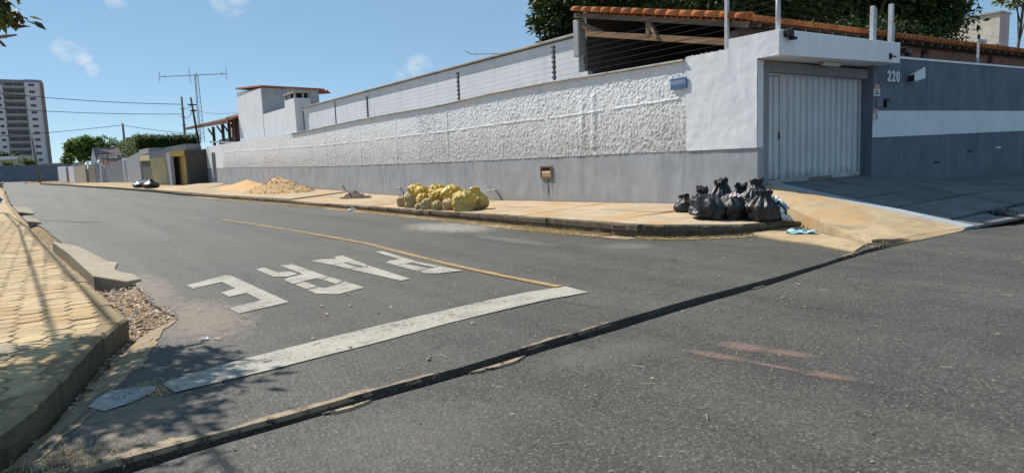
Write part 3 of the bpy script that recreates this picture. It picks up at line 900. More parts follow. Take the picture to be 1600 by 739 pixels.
# plinth face with uneven base
ysb = np.concatenate([np.linspace(8.96, 24, 12), np.linspace(28, WE, 10)])
bt = lambda y: float(np.interp(y, [8.9, 11, 13, 17, 23, 36, 58, 70], [1.57, 1.56, 1.555, 1.53, 1.50, 1.51, 1.70, 1.76]))
v = []
for y in ysb: v += [(WX, y, wbase(y)-.3), (WX, y, bt(y)), (WX+.22, y, bt(y)), (WX+.22, y, wbase(y)-.3)]
n = len(ysb)
f = []
for i in range(n-1):
    q, r = i*4, i*4+4
    f += [(q, q+1, r+1, r), (q+1, q+2, r+2, r+1), (q+2, q+3, r+3, r+2)]
f += [(0, 3, 2, 1), (4*n-4, 4*n-3, 4*n-2, 4*n-1)]
obj('plinth', v, f, M['plinth'], wall)
# wall body behind the roughcast
wt = lambda y: float(np.interp(y, [8.9, 10.9, 13, 16, 20, 23, 30, 42, 43, 56, 70], [3.72, 3.68, 3.70, 3.76, 3.74, 3.66, 3.70, 3.56, 3.66, 3.72, 3.80]))
v = []
for y in ysb[2:] if False else np.linspace(10.92, WE, 26): v += [(WX+.015, y, bt(y)+.003), (WX+.015, y, wt(y)), (WX+.215, y, wt(y)), (WX+.215, y, bt(y)+.003)]
n = len(v)//4
f = []
for i in range(n-1):
    q, r = i*4, i*4+4
    f += [(q, q+1, r+1, r), (q+1, q+2, r+2, r+1), (q+2, q+3, r+3, r+2)]
f += [(0, 3, 2, 1), (4*n-4, 4*n-3, 4*n-2, 4*n-1)]
obj('wall_body', v, f, M['white'], wall)
# the roughcast itself: thrown mortar in relief
def roughcast(y0, y1, dy, dz):
    ny = int((y1-y0)/dy)+1; nz = int(2.25/dz)+1
    Y, T = np.meshgrid(np.linspace(y0, y1, ny), np.linspace(0, 1, nz), indexing='ij')
    b_ = np.interp(Y, [8.9, 11, 13, 17, 23, 36, 58, 70], [1.57, 1.56, 1.555, 1.53, 1.50, 1.51, 1.70, 1.76])
    t_ = np.interp(Y, [8.9, 10.9, 13, 16, 20, 23, 30, 42, 43, 56, 70], [3.72, 3.68, 3.70, 3.76, 3.74, 3.66, 3.70, 3.56, 3.66, 3.72, 3.80])
    Z = b_ + (t_-b_)*T
    wx = fbm(Y*3.1, Z*3.1, 2, 21)*.6
    a = np.abs(fbm(Y*13+wx, Z*10-wx, 3, 31, .65)-.5)*2           # worm-like ridges
    lump = fbm(Y*19, Z*16, 3, 41, .6)
    h = (1-np.clip(a*2.4, 0, 1))**1.2*.013 + np.clip(lump-.40, 0, 1)*.052
    # smoother where it was rubbed down, near the joints and the top
    patch = np.clip((fbm(Y*.5, Z*.7, 3, 51)-.36)*3.0, .82, 1.12)
    h = h*patch*.82
    mr = np.interp(Y, [10.8, 12.7, 15.3, 18, 21.7, 36, 58, 70], [2.84, 2.79, 2.72, 2.73, 2.68, 2.66, 2.98, 3.05])
    wob = .02*(vnoise(Y*3, Y*0+4, 61)-.5)
    h += .016*np.exp(-((Z-mr-wob)/.022)**2) * (np.mod(Y*.37, 1) > .12)
    for yj, wd, dp in ((14.25, .09, .05), (14.75, .10, .055), (22.6, .05, .045), (27.2, .05, .035), (31.3, .05, .04), (36.2, .06, .035), (42.6, .07, .035), (49, .07, .035), (56.5, .08, .035)):
        lean = .05*(vnoise(Z*2.5, Z*0+yj, 71)-.5)
        h += .55*dp*np.exp(-((Y-yj-lean)/wd)**2)*(.35+.65*vnoise(Z*4, Y*2, 77)) * np.where(np.abs(yj-14.5) < .4, (Z > 1.75)*(Z < 3.25), 1)
    X = WX - .004 - h
    v = np.stack([X, Y, Z], -1).reshape(-1, 3)
    idx = np.arange(ny*nz).reshape(ny, nz)
    fcs = np.stack([idx[:-1, :-1], idx[:-1, 1:], idx[1:, 1:], idx[1:, :-1]], -1).reshape(-1, 4)
    return v, fcs
def np_obj(name, v, fcs, m, parent=None, smooth=True):
    me = bpy.data.meshes.new(name)
    k = fcs.shape[1]
    me.vertices.add(len(v)); me.vertices.foreach_set("co", np.asarray(v, np.float32).ravel())
    me.loops.add(fcs.size); me.loops.foreach_set("vertex_index", fcs.astype(np.int32).ravel())
    me.polygons.add(len(fcs)); me.polygons.foreach_set("loop_start", (np.arange(len(fcs))*k).astype(np.int32))
    try: me.polygons.foreach_set("loop_total", np.full(len(fcs), k, np.int32))
    except Exception: pass
    me.update(calc_edges=True); me.validate()
    me.materials.append(m)
    if smooth: me.polygons.foreach_set("use_smooth", np.ones(len(me.polygons), bool))
    o = bpy.data.objects.new(name, me); C.objects.link(o)
    if parent: o.parent = parent
    return o
for (a, b_, d) in ((10.93, 25, .019), (25.0, 62.5, .036)):
    v_, f_ = roughcast(a, b_, d, d*.95)
    np_obj('roughcast_panel', v_, f_, M['stucco'], wall)
# smooth plaster end with a soft uneven surface
def plaster(y0, y1, z0f, z1, d=.05):
    ny = int((y1-y0)/d)+1; nz = int((z1-z0f(y0))/d)+1
    Y, T = np.meshgrid(np.linspace(y0, y1, ny), np.linspace(0, 1, nz), indexing='ij')
    b_ = np.vectorize(z0f)(Y); Z = b_+(z1-b_)*T
    h = .018*fbm(Y*1.6, Z*1.6, 3, 81) + .012*fbm(Y*9, Z*9, 3, 82)
    return np.stack([WX-.008-h, Y, Z], -1).reshape(-1, 3), (lambda idx: np.stack([idx[:-1, :-1], idx[:-1, 1:], idx[1:, 1:], idx[1:, :-1]], -1).reshape(-1, 4))(np.arange(ny*nz).reshape(ny, nz))
mb = MB(); mb.box(WX, WX+.2, 8.96, 10.915, 1.573, 3.445); mb.box(WX+.001, WX+.2, 9.69, 10.914, 3.446, 3.77); mb.make('corner_panel', M['white'], wall)
v_, f_ = plaster(8.965, 9.70, bt, 3.995); np_obj('plaster_face', v_, f_, M['white'], wall)
v_, f_ = plaster(8.445, 8.965, lambda y: 3.475, 3.995); np_obj('plaster_face', v_, f_, M['white'], wall)
v_, f_ = plaster(9.70, 10.93, bt, 3.775); np_obj('plaster_face', v_, f_, M['white'], wall)
# broken rough crest on the smooth end
mb = MB()
for k in range(26):
    y = 9.75+k*.046; s = random.uniform(.015, .035)
    mb.add([(12.8+random.uniform(0, .03), y, 3.765), (12.8+.12, y+.05, 3.765), (12.82, y+.07, 3.765), (12.85, y+.03, 3.765+s*1.6)], [(0, 1, 3), (1, 2, 3), (2, 0, 3)])
tag(mb.make('mortar_crumbs', M['coping'], wall), kind='stuff')
# coping, laid in lengths
yc = [10.95, 13.6, 16.4, 19.6, 23.4, 27.6, 32.2, 37.4, 42.3]
for i in range(len(yc)-1):
    a, b_ = yc[i]+.01, yc[i+1]-.01
    mb = MB()
    z0, z1 = wt(a)+.004, wt(b_)+.004
    mb.add([(WX-.09, a, z0), (WX+.26, a, z0), (WX+.26, b_, z1), (WX-.09, b_, z1), (WX-.085, a, z0+.05), (WX+.26, a, z0+.065), (WX+.26, b_, z1+.065), (WX-.085, b_, z1+.05)],
           [(0,3,2,1),(4,5,6,7),(0,1,5,4),(1,2,6,5),(2,3,7,6),(3,0,4,7)])
    bevel(mb.make('coping_stone', M['coping'], wall), .01)
# narrow service door at the far end
mb = MB(); mb.box(WX-.035, WX+.02, 65.7, 66.9, .33, 3.15); mb.make('service_door', simple('dark_steel_door', (0.10, 0.10, 0.115), .6, .2), wall)
mb = MB(); mb.box(WX-.06, WX-.004, 66.92, 67.15, .3, 3.25); mb.make('door_jamb', M['white'], wall)

# things fixed to the wall
mbx = empty('meter_box', (WX, 16.48, .9)); tag(mbx, 'small rusty brown recessed box set in the grey plinth above stains', 'meter box')
rust = simple('rusty_box_frame', (0.20, 0.12, 0.07), .7, .4, 12, .3)
mb = MB()
for a in ((-.045, .02, -.29, -.235, 0, .37), (-.045, .02, .235, .29, 0, .37), (-.045, .02, -.234, .234, .325, .37), (-.045, .02, -.234, .234, 0, .045)): mb.box(*a)
mb.make('box_frame', rust, mbx)
mb = MB(); mb.box(-.012, .02, -.233, .233, .046, .324); mb.make('box_back', simple('dark_recess', (0.05, .035, .03), .9), mbx)
mb = MB(); mb.box(-.035, -.014, -.2, .2, .15, .215); mb.make('meter_window', simple('pale_meter_face', (.6, .55, .52), .4), mbx)
mb = MB(); mb.box(-.033, -.014, -.225, .225, .05, .14); mb.make('box_lid', simple('ochre_box_lid', (.38, .26, .12), .7), mbx)
st = NT('runoff_stain', 0.9, .1)
st.color((0.09, 0.085, 0.08)); P_ = st.pos()
fall = st.ramp(st.math('DIVIDE', st.math('SUBTRACT', P_[2], .16), .75), [(0.0, .25), (1.0, .95)])
edge_ = st.ramp(st.math('ABSOLUTE', st.math('SUBTRACT', P_[1], 16.47)), [(0.10, 1.0), (0.36, 0.0)])
st.l(st.math('MULTIPLY', st.math('MULTIPLY', fall, edge_), st.ramp(st.noise(7, 6, .7, (1, 1.2, .22)), [(.42, 0), (.62, 1)])), st.b.inputs['Alpha'])
obj('runoff_stain', [(WX-.006, 16.85, .185), (WX-.006, 16.1, .185), (WX-.006, 16.1, .9), (WX-.006, 16.85, .9)], [(0, 1, 2, 3)], st.m, wall)
# plaque
pq = empty('street_plaque', (WX-.055, 11.12, 3.19), 0); tag(pq, 'small faded blue street name plaque on the white roughcast', 'plaque')
mb = MB(); mb.box(-.012, .02, -.25, .25, -.135, .125); bevel(mb.make('plate', simple('faded_blue_enamel', (0.075, 0.14, 0.27), .5, .18, 9), pq), .004)
lw = simple('plaque_lettering', (0.42, 0.50, 0.58), .6)
for row, z0 in ((0, .035), (1, -.015)):
    y = .225
    while y > -.2:
        w = random.uniform(.012, .03)
        mb = MB(); mb.box(-.0145, -.0121, y-w, y, z0, z0+random.uniform(.024, .032)); mb.make('lettering', lw, pq)
        y -= w+random.choice((.008, .008, .008, .02))
# pipe stubs poking out near the foot of the wall
pipe_m = simple('grey_pvc_pipe', (0.33, .32, .30), .5, .2)
for (y, lab) in ((26.6, 'grey bent pipe stub rising by the wall behind the yellow bags'), (19.0, 'grey bent pipe stub leaning from the plinth right of the yellow bags'), (33.6, 'short grey pipe stub by the wall behind the dark rubble heap')):
    mb = MB(); zb_ = wbase(y)-.05
    mb.tube([(WX-.03, y, zb_), (WX-.06, y+.25, zb_+.34), (WX-.09, y+.30, zb_+.40), (WX-.12, y+.42, zb_+.40), (WX-.16, y+.75, zb_+.33)], .035, 8)
    tag(mb.make('pipe_stub', pipe_m), lab, 'pipe', 'pipe stubs along the wall')

# ------------------------------------------------------------------ garage front
gar = empty('garage', (12.8, 8.44, 0)); tag(gar, 'white and grey garage front with flat canopy over the driveway', 'garage')
def gobj(name, mb, m):
    o = mb.make(name, m, gar); o.matrix_parent_inverse = Matrix.Translation((-12.8, -8.44, 0)); return o
mb = MB(); mb.prism([(12.795, 8.44), (17.92, 8.44), (17.92, 9.68), (12.795, 9.68)], 3.47, 4.0)
for i, vtx in enumerate(mb.v):
    x, y, z = vtx
    if z < 3.6 and x > 17: mb.v[i] = (x, y, 3.56)
    if z > 3.6 and x > 17: mb.v[i] = (x, y, 4.06)
bevel(gobj('canopy', mb, M['white_clean']), .012)
mb = MB(); mb.box(12.999, 17.70, 9.10, 9.30, 3.24, 3.469); gobj('lintel', mb, M['soffit'])
mb = MB(); mb.box(13.0, 13.30, 9.02, 9.30, .5, 3.239); gobj('gate_jamb', mb, M['soffit'])
mb = MB(); mb.box(17.655, 17.9, 8.965, 9.5, .4, 3.56); gobj('gate_jamb', mb, M['grey_dark'])
# grey wall to the right of the gate
gw = empty('street_wall', (17.66, 8.96, 0)); tag(gw, 'dark slate wall with pale band running right from the garage', 'wall')
def quadface(name, x0, x1, z, m, y0=8.96, y1=9.16, par=gw):
    """z: z at x0 low/high, x1 low/high"""
    mb = MB(); a, b_, c, d = z
    mb.add([(x0, y0, a), (x1, y0, c), (x1, y1, c), (x0, y1, a), (x0, y0, b_), (x1, y0, d), (x1, y1, d), (x0, y1, b_)],
           [(0,3,2,1),(4,5,6,7),(0,1,5,4),(1,2,6,5),(2,3,7,6),(3,0,4,7)])
    o = mb.make(name, m, par); o.matrix_parent_inverse = Matrix.Translation((-17.66, -8.96, 0)); return o
quadface('wall_base', 17.66, 42, (.2, 1.73, .2, 2.02), M['grey_dark'])
quadface('pale_band', 17.66, 42, (1.733, 2.42, 2.023, 2.68), M['grey_band'], 8.945)
quadface('wall_upper', 17.66, 42, (2.423, 3.78, 2.683, 4.16), M['grey_dark'])
quadface('wall_cap', 17.92, 42, (3.785, 3.84, 4.165, 4.22), M['white_clean'], 8.93, 9.19)
mb = MB(); mb.box(17.66, 19.4, 8.94, 8.958, 1.70, 1.735); 
# dents in the slate wall
for x, z in ((21.2, .95), (23.4, 1.22), (25.6, 1.3)):
    mb = MB(); mb.box(x, x+.35, 8.952, 8.963, z, z+.05); o = mb.make('wall_gouge', M['trench'] if x < 25 else M['grey_band'], gw); o.matrix_parent_inverse = Matrix.Translation((-17.66, -8.96, 0))

# gate
gate = empty('garage_gate', (13.3, 9.28, .74)); tag(gate, 'wide grey ribbed steel garage gate with narrow wicket door', 'gate')
gm = wall_paint('grey_gate_enamel', (0.62, 0.635, 0.655), (0.36, 0.33, 0.30), .4, .07, .08, 30, None, ((0.25, 0.21, 0.17), .78, .6))
gmr = simple('rusty_gate_rail', (0.22, .16, .12), .7, .4, 8)
def gl(name, mb, m, par=gate): return mb.make(name, m, par)
L, H = 4.35, 2.5
for a in ((.0, .06, -.03, .03, .0, H), (L-.06, L, -.03, .03, .03, H), (.061, L-.061, -.03, .03, H-.06, H), (.78, .84, -.035, .03, .071, H-.061)):
    mb = MB(); mb.box(*a); gl('gate_frame', mb, gm)
mb = MB(); mb.box(.0, L, -.035, .03, -.03, .07); gl('bottom_rail', mb, gm)
mb = MB(); mb.box(1.95, 3.0, -.04, -.0355, -.02, .05); gl('rust_patch', mb, gmr)
for hz in (.35, 1.25, 2.15):
    mb = MB(); mb.tube([(.045, -.045, hz), (.045, -.045, hz+.12)], .018, 6); gl('hinge', mb, gmr)
def rib(w, h):
    # trapezoid profile sheet facing -Y
    pr = [(0, .045), (w*.06, .045), (w*.16, -.022), (w*.70, -.022), (w*.75, .045), (w*.80, .045), (w*.84, -.010), (w*.91, -.010), (w*.95, .045), (w, .045)]
    vs = [(x, y, 0) for x, y in pr] + [(x, y, h) for x, y in pr]
    n = len(pr)
    me = bpy.data.meshes.new('gate_panel'); me.from_pydata(vs, [], [(i, i+1, n+i+1, n+i) for i in range(n-1)]); me.materials.append(gm); me.update()
    return me
npn = 13; w = (L-.90-.06)/npn
rm = rib(w, H-.135)
for i in range(npn): link_mesh('gate_panel', rm, gate, (.845+i*w, 0, .072))
door = obj('wicket_door', [(.065, 0.055, .08), (.775, .055, .08), (.775, .055, H-.07), (.065, .055, H-.07)], [(0, 1, 2, 3)], gm, gate)
w2 = .70/3; rm2 = rib(w2, H-.16)
for i in range(3): link_mesh('door_panel', rm2, door, (.07+i*w2, 0, .085))
mb = MB(); mb.box(.70, .745, -.06, -.02, 1.0, 1.16); mb.tube([(.72, -.06, 1.05), (.72, -.085, 1.05), (.66, -.085, 1.05)], .012, 6); gl('door_lock', mb, gmr, door)
gate.rotation_euler = (0, -math.radians(.7), 0)
# near-black panel: the darkness inside the garage is put in as colour
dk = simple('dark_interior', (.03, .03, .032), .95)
mb = MB(); mb.box(13.0, 17.7, 9.42, 9.48, .5, 3.5); gobj('interior_dark_panel', mb, dk)

# house number 220 as separate metal digits
num = empty('house_number', (18.62, 8.94, 3.33)); tag(num, 'pale digits 220 fixed on the slate wall under the canopy corner', 'house number')
dm = simple('pale_metal_digit', (.72, .73, .74), .5, .05)
for i, ch in enumerate("220"):
    cu = bpy.data.curves.new('digit', 'FONT'); cu.body = ch; cu.size = .37; cu.extrude = .012; cu.offset = .012; cu.align_x = 'CENTER'
    tmp = bpy.data.objects.new('digit_curve', cu)
    me_ = bpy.data.meshes.new_from_object(tmp); me_.name = 'digit'; bpy.data.objects.remove(tmp)
    o = bpy.data.objects.new('digit', me_); C.objects.link(o); o.parent = num
    o.location = ((-.235, 0, .235)[i], -.012, -.135); o.rotation_euler = (math.pi/2, 0, 0); o.data.materials.append(dm)
# siren / lamp housing on a bracket
lm = empty('wall_lamp', (19.62, 8.93, 3.40), math.radians(-28)); lm.scale = (.8, .8, .8); tag(lm, 'boxy white floodlight tilted out from the slate wall beside the number', 'lamp')
mb = MB(); mb.beam((0, .1, -.02), (0, -.12, .0), .05, .05); mb.make('bracket', M['trench'], lm)
mb = MB(); mb.add([(-.19, -.42, -.26), (.20, -.42, -.16), (.20, -.10, -.20), (-.19, -.10, -.27), (-.19, -.38, .00), (.20, -.38, .20), (.20, -.08, .16), (-.19, -.08, -.02)],
                  [(0,3,2,1),(4,5,6,7),(0,1,5,4),(1,2,6,5),(2,3,7,6),(3,0,4,7)]); bevel(mb.make('housing', simple('white_lamp_housing', (.72, .75, .78), .4, .05), lm), .01)
mb = MB(); mb.box(-.205, -.192, -.37, -.12, -.24, -.04); mb.make('lens', simple('dark_lens', (.02, .02, .025), .2, spec=.5), lm)
# small signs beside the gate
def plate(name, x, z, w, h, parts, lab, cat):
    e = empty(name, (x, 8.945, z)); tag(e, lab, cat)
    for nm, x0, x1, z0, z1, c, pr in parts:
        mb = MB(); mb.box(x0*w, x1*w, -.012-pr, .016-pr if pr == 0 else -.0122, z0*h, z1*h); mb.make(nm, simple('sign_'+nm+str(random.randint(0, 99999)), c, .5, .05), e)
    return e
plate('warning_sign', 17.66, 2.79, .30, .30, [('plate', 0, 1, 0, .62, (.66, .65, .58), 0), ('red_cap', .1, .9, .64, 1.0, (.52, .30, .26), 0), ('text_line', .15, .7, .38, .48, (.1, .1, .1), .003), ('text_line', .15, .8, .14, .28, (.08, .08, .08), .003)],
      'small white notice with a red cap beside the gate under the canopy', 'sign')
plate('sticker', 17.63, 2.18, .22, .28, [('sheet', 0, 1, 0, .62, (.6, .58, .54), .016), ('red_header', 0, 1, .64, 1, (.5, .28, .24), .016), ('text_line', .55, .8, .1, .5, (.15, .13, .12), .022)],
      'small red topped sticker on the corner of the pale band', 'sign')
it = empty('intercom', (18.1, 8.94, 2.62)); tag(it, 'black intercom handset beside a faded grey plate on the slate wall', 'intercom')
mb = MB(); mb.box(-.28, .02, -.01, .018, -.09, .10); mb.make('back_plate', simple('faded_plate', (.17, .18, .21), .6), it)
mb = MB(); mb.box(.10, .24, -.07, .018, -.10, .11); mb.box(.16, .30, -.09, -.071, .03, .09); bevel(mb.make('handset', simple('black_plastic', (.012, .012, .014), .4, .1, spec=.5), it), .008)
# tube lamp under the canopy
tl = empty('tube_lamp', (15.45, 8.85, 3.46)); tag(tl, 'pale unlit tube lamp fixed under the canopy above the gate', 'lamp')
mb = MB(); mb.box(-.36, .36, -.06, .06, -.035, .05); bevel(mb.make('diffuser', simple('milky_diffuser', (.62, .62, .58), .5, .05), tl), .02)
mb = MB(); mb.box(-.40, .40, -.04, .04, -.012, .055); mb.make('end_cap', M['soffit'], tl)
# floodlights at the canopy corners
for (x, y, z, lab) in ((12.98, 8.40, 3.90, 'small black floodlight cluster at the street corner of the canopy'), (18.02, 8.42, 3.86, 'small black floodlight at the far end of the canopy by the slate wall')):
    e = empty('floodlight', (x, y, z)); tag(e, lab, 'floodlight', 'floodlights on the canopy')
    bp = simple('black_plastic_fitting', (.015, .015, .016), .5, .1)
    mb = MB(); mb.box(-.07, .12, -.10, .03, -.06, .09); mb.box(.05, .18, -.14, .0, -.12, -.061); bevel(mb.make('head', bp, e), .01)
    mb = MB(); mb.tube([(0, .03, 0), (0, .06, .03)], .03, 8); mb.make('bracket', bp, e)
sk = empty('wall_tap', (17.38, 8.43, 3.70)); tag(sk, 'small black bracket stub near the right end of the canopy face', 'bracket')
mb = MB(); mb.box(-.02, .02, -.04, .012, -.07, .07); mb.tube([(0, -.04, 0), (.18, -.06, -.01)], .018, 6); mb.make('stub', M['trench'], sk)

# ------------------------------------------------------------------ house behind the wall
hw = empty('house_wall', (13.3, 15, 0)); tag(hw, 'tall recessed white wall of the house rising behind the roughcast wall', 'wall')
def hobj(name, mb, m, par=hw, off=(13.3, 15, 0)):
    o = mb.make(name, m, par); o.matrix_parent_inverse = Matrix.Translation((-off[0], -off[1], 0)); return o
mb = MB(); mb.add([(13.3, 15.42, 3.0), (13.3, 41.2, 3.0), (13.3, 41.2, 5.08), (13.3, 15.42, 5.04), (13.5, 15.42, 3.0), (13.5, 41.2, 3.0), (13.5, 41.2, 5.08), (13.5, 15.42, 5.04)],
                  [(0,3,2,1)[::-1], (4,5,6,7)[::-1], (0,1,5,4)[::-1], (1,2,6,5)[::-1], (2,3,7,6)[::-1], (3,0,4,7)[::-1]]); hobj('wall_body', mb, M['white'])
mb = MB(); mb.box(13.301, 13.5, 15.03, 15.419, 3.0, 4.0); hobj('wall_step', mb, M['white'])
yc = [15.44, 19.2, 22.8, 26.4, 30.5, 35.6, 41.3]
for i in range(6):
    mb = MB(); mb.box(13.19, 13.56, yc[i]+.008, yc[i+1]-.008, 5.085, 5.15); bevel(hobj('coping_stone', mb, M['coping']), .01)
tw = empty('wall_tower', (13.0, 41.5, 0)); tag(tw, 'small white square turret with vents behind the long wall', 'turret')
mb = MB(); mb.box(12.9, 13.9, 41.55, 43.6, 3.5, 5.75); hobj('shaft', mb, M['white'], tw, (13, 41.5, 0))
mb = MB(); mb.box(12.86, 13.95, 41.5, 43.65, 6.06, 6.14); hobj('cap', mb, M['coping'], tw, (13, 41.5, 0))
mb = MB()
for x0, x1, y0, y1 in ((12.9, 13.02, 41.55, 41.67), (12.9, 13.02, 42.5, 42.66), (12.9, 13.02, 43.45, 43.6), (13.4, 13.5, 41.55, 41.67), (13.8, 13.9, 41.55, 41.67), (13.8, 13.9, 43.45, 43.6)): mb.box(x0, x1, y0, y1, 5.751, 6.059)
hobj('vent_pier', mb, M['blockgrey'], tw, (13, 41.5, 0))
mb = MB(); mb.box(13.05, 13.78, 41.72, 43.4, 5.752, 6.05); hobj('vent_void', mb, dk, tw, (13, 41.5, 0))
# block behind the turret
bh = empty('white_house', (13.4, 50.6, 0)); tag(bh, 'tall boxy pale house with a low red tiled roof behind the long wall', 'house')
B = (13.4, 50.6, 0)
mb = MB(); mb.prism([(13.38, 50.6), (17.6, 50.6), (17.6, 58), (13.38, 58)], 0.3, 7.35)
mb.v = [(x, y, (7.72 if (z > 5 and y > 55) else z)) for x, y, z in mb.v]
hobj('walls', mb, M['blockgrey'], bh, B)
mb = MB(); mb.box(13.34, 13.379, 50.62, 57.98, .3, 7.33); hobj('painted_side', mb, M['white'], bh, B)
mb = MB(); mb.box(13.36, 17.3, 43.7, 50.59, .3, 5.45); hobj('lower_wing', mb, M['white'], bh, B)
mb = MB(); mb.add([(13.30, 50.35, 7.40), (17.7, 50.35, 7.30), (18.4, 50.3, 7.02), (18.4, 56, 7.5), (13.30, 58, 8.0), (13.30, 50.35, 7.50), (17.7, 50.35, 7.40), (18.4, 50.3, 7.14), (18.4, 56, 7.62), (13.30, 58, 8.12)],
                  [(4,3,2,1,0), (5,6,7,8,9), (0,1,6,5), (1,2,7,6), (2,3,8,7), (3,4,9,8), (4,0,5,9)])
red_tile = simple('weathered_red_tile', (.36, .13, .07), .85, .3, 4, .3)
hobj('roof', mb, red_tile, bh, B)
for k in range(18):
    x = 13.36+k*.285; z = 7.40-.024*(x-12.6) if x < 17.7 else 7.36-(x-17.7)*.36
    mb = MB(); mb.tube([(x, 50.30, z+.07), (x, 53.5, z+.36)], .05, 7); hobj('roof_tile', mb, red_tile, bh, B)
mb = MB(); mb.tube([(18.4, 52, 6.2), (20.6, 52.5, 6.0)], .03, 5); mb.tube([(19.4, 52.2, 5.2), (19.4, 52.2, 6.5)], .03, 5); mb.tube([(18.8, 51.8, 6.2), (18.8, 52.6, 6.2)], .02, 5); mb.tube([(19.9, 51.9, 6.08), (19.9, 52.8, 6.08)], .02, 5)
tag(mb.make('roof_antenna', M['coping']), 'thin aerial behind the red roofed pale house', 'antenna', 'aerials')
mb = MB(); mb.tube([(20.8, 34.2, 7.9), (21.1, 34.0, 7.72), (22.9, 32.8, 7.70)], .025, 5); mb.tube([(22.2, 33.3, 4.6), (22.2, 33.3, 7.72)], .025, 5)
for k in range(6): mb.tube([(21.2+k*.28, 33.6-k*.19, 7.715), (21.5+k*.28, 34.1-k*.19, 7.715)], .012, 4)
tag(mb.make('roof_antenna', M['coping']), 'thin horizontal aerial standing just above the recessed white wall', 'antenna', 'aerials')

# ------------------------------------------------------------------ carport roof of clay tiles behind the garage
cp_ = empty('carport', (13.1, 9.3, 0)); tag(cp_, 'open carport with clay tile roof on weathered timber beams', 'carport')
O = (13.1, 9.3, 0)
wood = simple('weathered_grey_timber', (.17, .125, .09), .9, .45, 3, .4, 20, stretch=(1, .25, 4))
wood2 = simple('weathered_brown_timber', (.21, .13, .075), .9, .5, 3, .4, 20, stretch=(1, .25, 4))
slope = .225
rz_ = lambda y: 4.30+(y-9.27)*slope
XE = 31.0
mb = MB(); mb.add([(13.16, 9.42, rz_(9.42)), (XE, 9.42, rz_(9.42)+.28), (XE, 15.3, rz_(15.3)+.28), (13.16, 15.3, rz_(15.3)), (13.16, 9.42, rz_(9.42)+.03), (XE, 9.42, rz_(9.42)+.31), (XE, 15.3, rz_(15.3)+.31), (13.16, 15.3, rz_(15.3)+.03)],
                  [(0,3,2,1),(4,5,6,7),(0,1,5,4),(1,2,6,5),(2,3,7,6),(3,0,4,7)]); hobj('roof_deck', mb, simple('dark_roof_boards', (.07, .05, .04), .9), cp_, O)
clay = NT('orange_clay_tile', .85, .2)
cc = clay.ramp(clay.noise(5, 5, .65), [(.3, (.48, .15, .05)), (.55, (.72, .24, .08)), (.75, (.78, .32, .13))])
clay.color(clay.mix(1.0, cc, clay.ramp(clay.objrand(), [(0, .62), (1, 1.12)]), 'MULTIPLY')); clay.bump(clay.noise(40, 4), .3, .01)
def tile_mesh(L=.46, r=.098, n=7, up=True):
    vs = []
    for e, (y, rr, dz) in enumerate(((0, r, 0), (L, r*.80, 0), (0, r-.018, 0), (L, r*.80-.018, 0))):
        for k in range(n+1):
            t = math.pi*k/n
            vs.append((rr*math.cos(t), y, rr*math.sin(t)*1.35))
    m_ = n+1; fs = []
    for k in range(n):
        fs += [(k, k+1, m_+k+1, m_+k), (2*m_+k+1, 2*m_+k, 3*m_+k, 3*m_+k+1), (k+1, k, 2*m_+k, 2*m_+k+1)]
    me = bpy.data.meshes.new('roof_tile'); me.from_pydata(vs, [], fs); me.materials.append(clay.m)
    me.polygons.foreach_set("use_smooth", [True]*len(fs)); me.update()
    return me, vs, fs
tme, tvs, tfs = tile_mesh()
ang = math.atan(slope)
stuff = MB()
pitch = .245
ncol = int((XE-13.1)/pitch)
for rr in range(15):
    for c in range(ncol):
        x = 13.12+c*pitch + random.uniform(-.006, .006); y = 9.33+rr*.385+random.uniform(-.012, .012)
        z = rz_(y)+.045+(x-13.1)*.0157
        indiv = rr < 3 or (c < 3)
        if indiv and rr*0+1:
            o = link_mesh('roof_tile', tme, cp_, (x-13.1, y-9.3, z), (ang+.09, random.uniform(-.03, .03), random.uniform(-.02, .02)))
        else:
            stuff.add([(x+a, y+b_, z+c_+b_*(slope+.09)) for a, b_, c_ in tvs[:16]], [t for t in tfs if max(t) < 16])
o = hobj('roof_tile_field', stuff, clay.m, cp_, O); o["kind"] = 'stuff'
# verge: tiles laid along the slope on the street side, barge board and beams
for k in range(15):
    y = 9.30+k*.395
    link_mesh('verge_tile', tme, cp_, (13.0-13.1, y-9.3, rz_(y)+.06), (ang+.03+random.uniform(-.02, .02), 0, random.uniform(-.03, .03)), (1.5, .95, 1.25))
mb = MB(); mb.beam((13.0, 9.35, rz_(9.35)-.05), (13.0, 15.2, rz_(15.2)-.05), .06, .13); hobj('barge_board', mb, wood, cp_, O)
mb = MB(); mb.beam((13.08, 9.9, 3.98), (13.08, 14.75, 5.0), .16, .15); hobj('lower_beam', mb, wood2, cp_, O)
mb = MB(); mb.beam((13.05, 12.35, 4.50), (13.05, 12.35, 4.95), .12, .12); mb.beam((13.03, 12.3, 4.86), (12.98, 12.0, 4.42), .10, .10); hobj('king_strut', mb, wood, cp_, O)
mb = MB(); mb.beam((13.1, 15.0, 5.3), (13.1, 14.1, 4.9), .10, .14); hobj('knee_brace', mb, wood, cp_, O)
mb = MB(); mb.box(13.0, 13.28, 15.06, 15.30, 4.42, 5.46); bevel(hobj('post', mb, M['blockgrey'], cp_, O), .02)
mb = MB(); mb.box(13.0, 13.2, 9.75, 9.95, 3.4, 4.2); hobj('post', mb, wood, cp_, O)
mb = MB(); mb.beam((13.4, 9.95, 4.22), (XE, 9.95, 4.50), .12, .22); hobj('eave_plate', mb, wood, cp_, O)
pk = simple('brown_painted_beam', (.27, .13, .095), .85, .3, 4, .3)
for x0, x1 in ((18.2, 21.8), (22.3, 26.6), (27.0, XE)):
    mb = MB(); mb.beam((x0, 9.75, 4.14+(x0-18)*.014), (x1, 9.75, 4.14+(x1-18)*.014), .14, .30); hobj('front_beam', mb, pk, cp_, O)
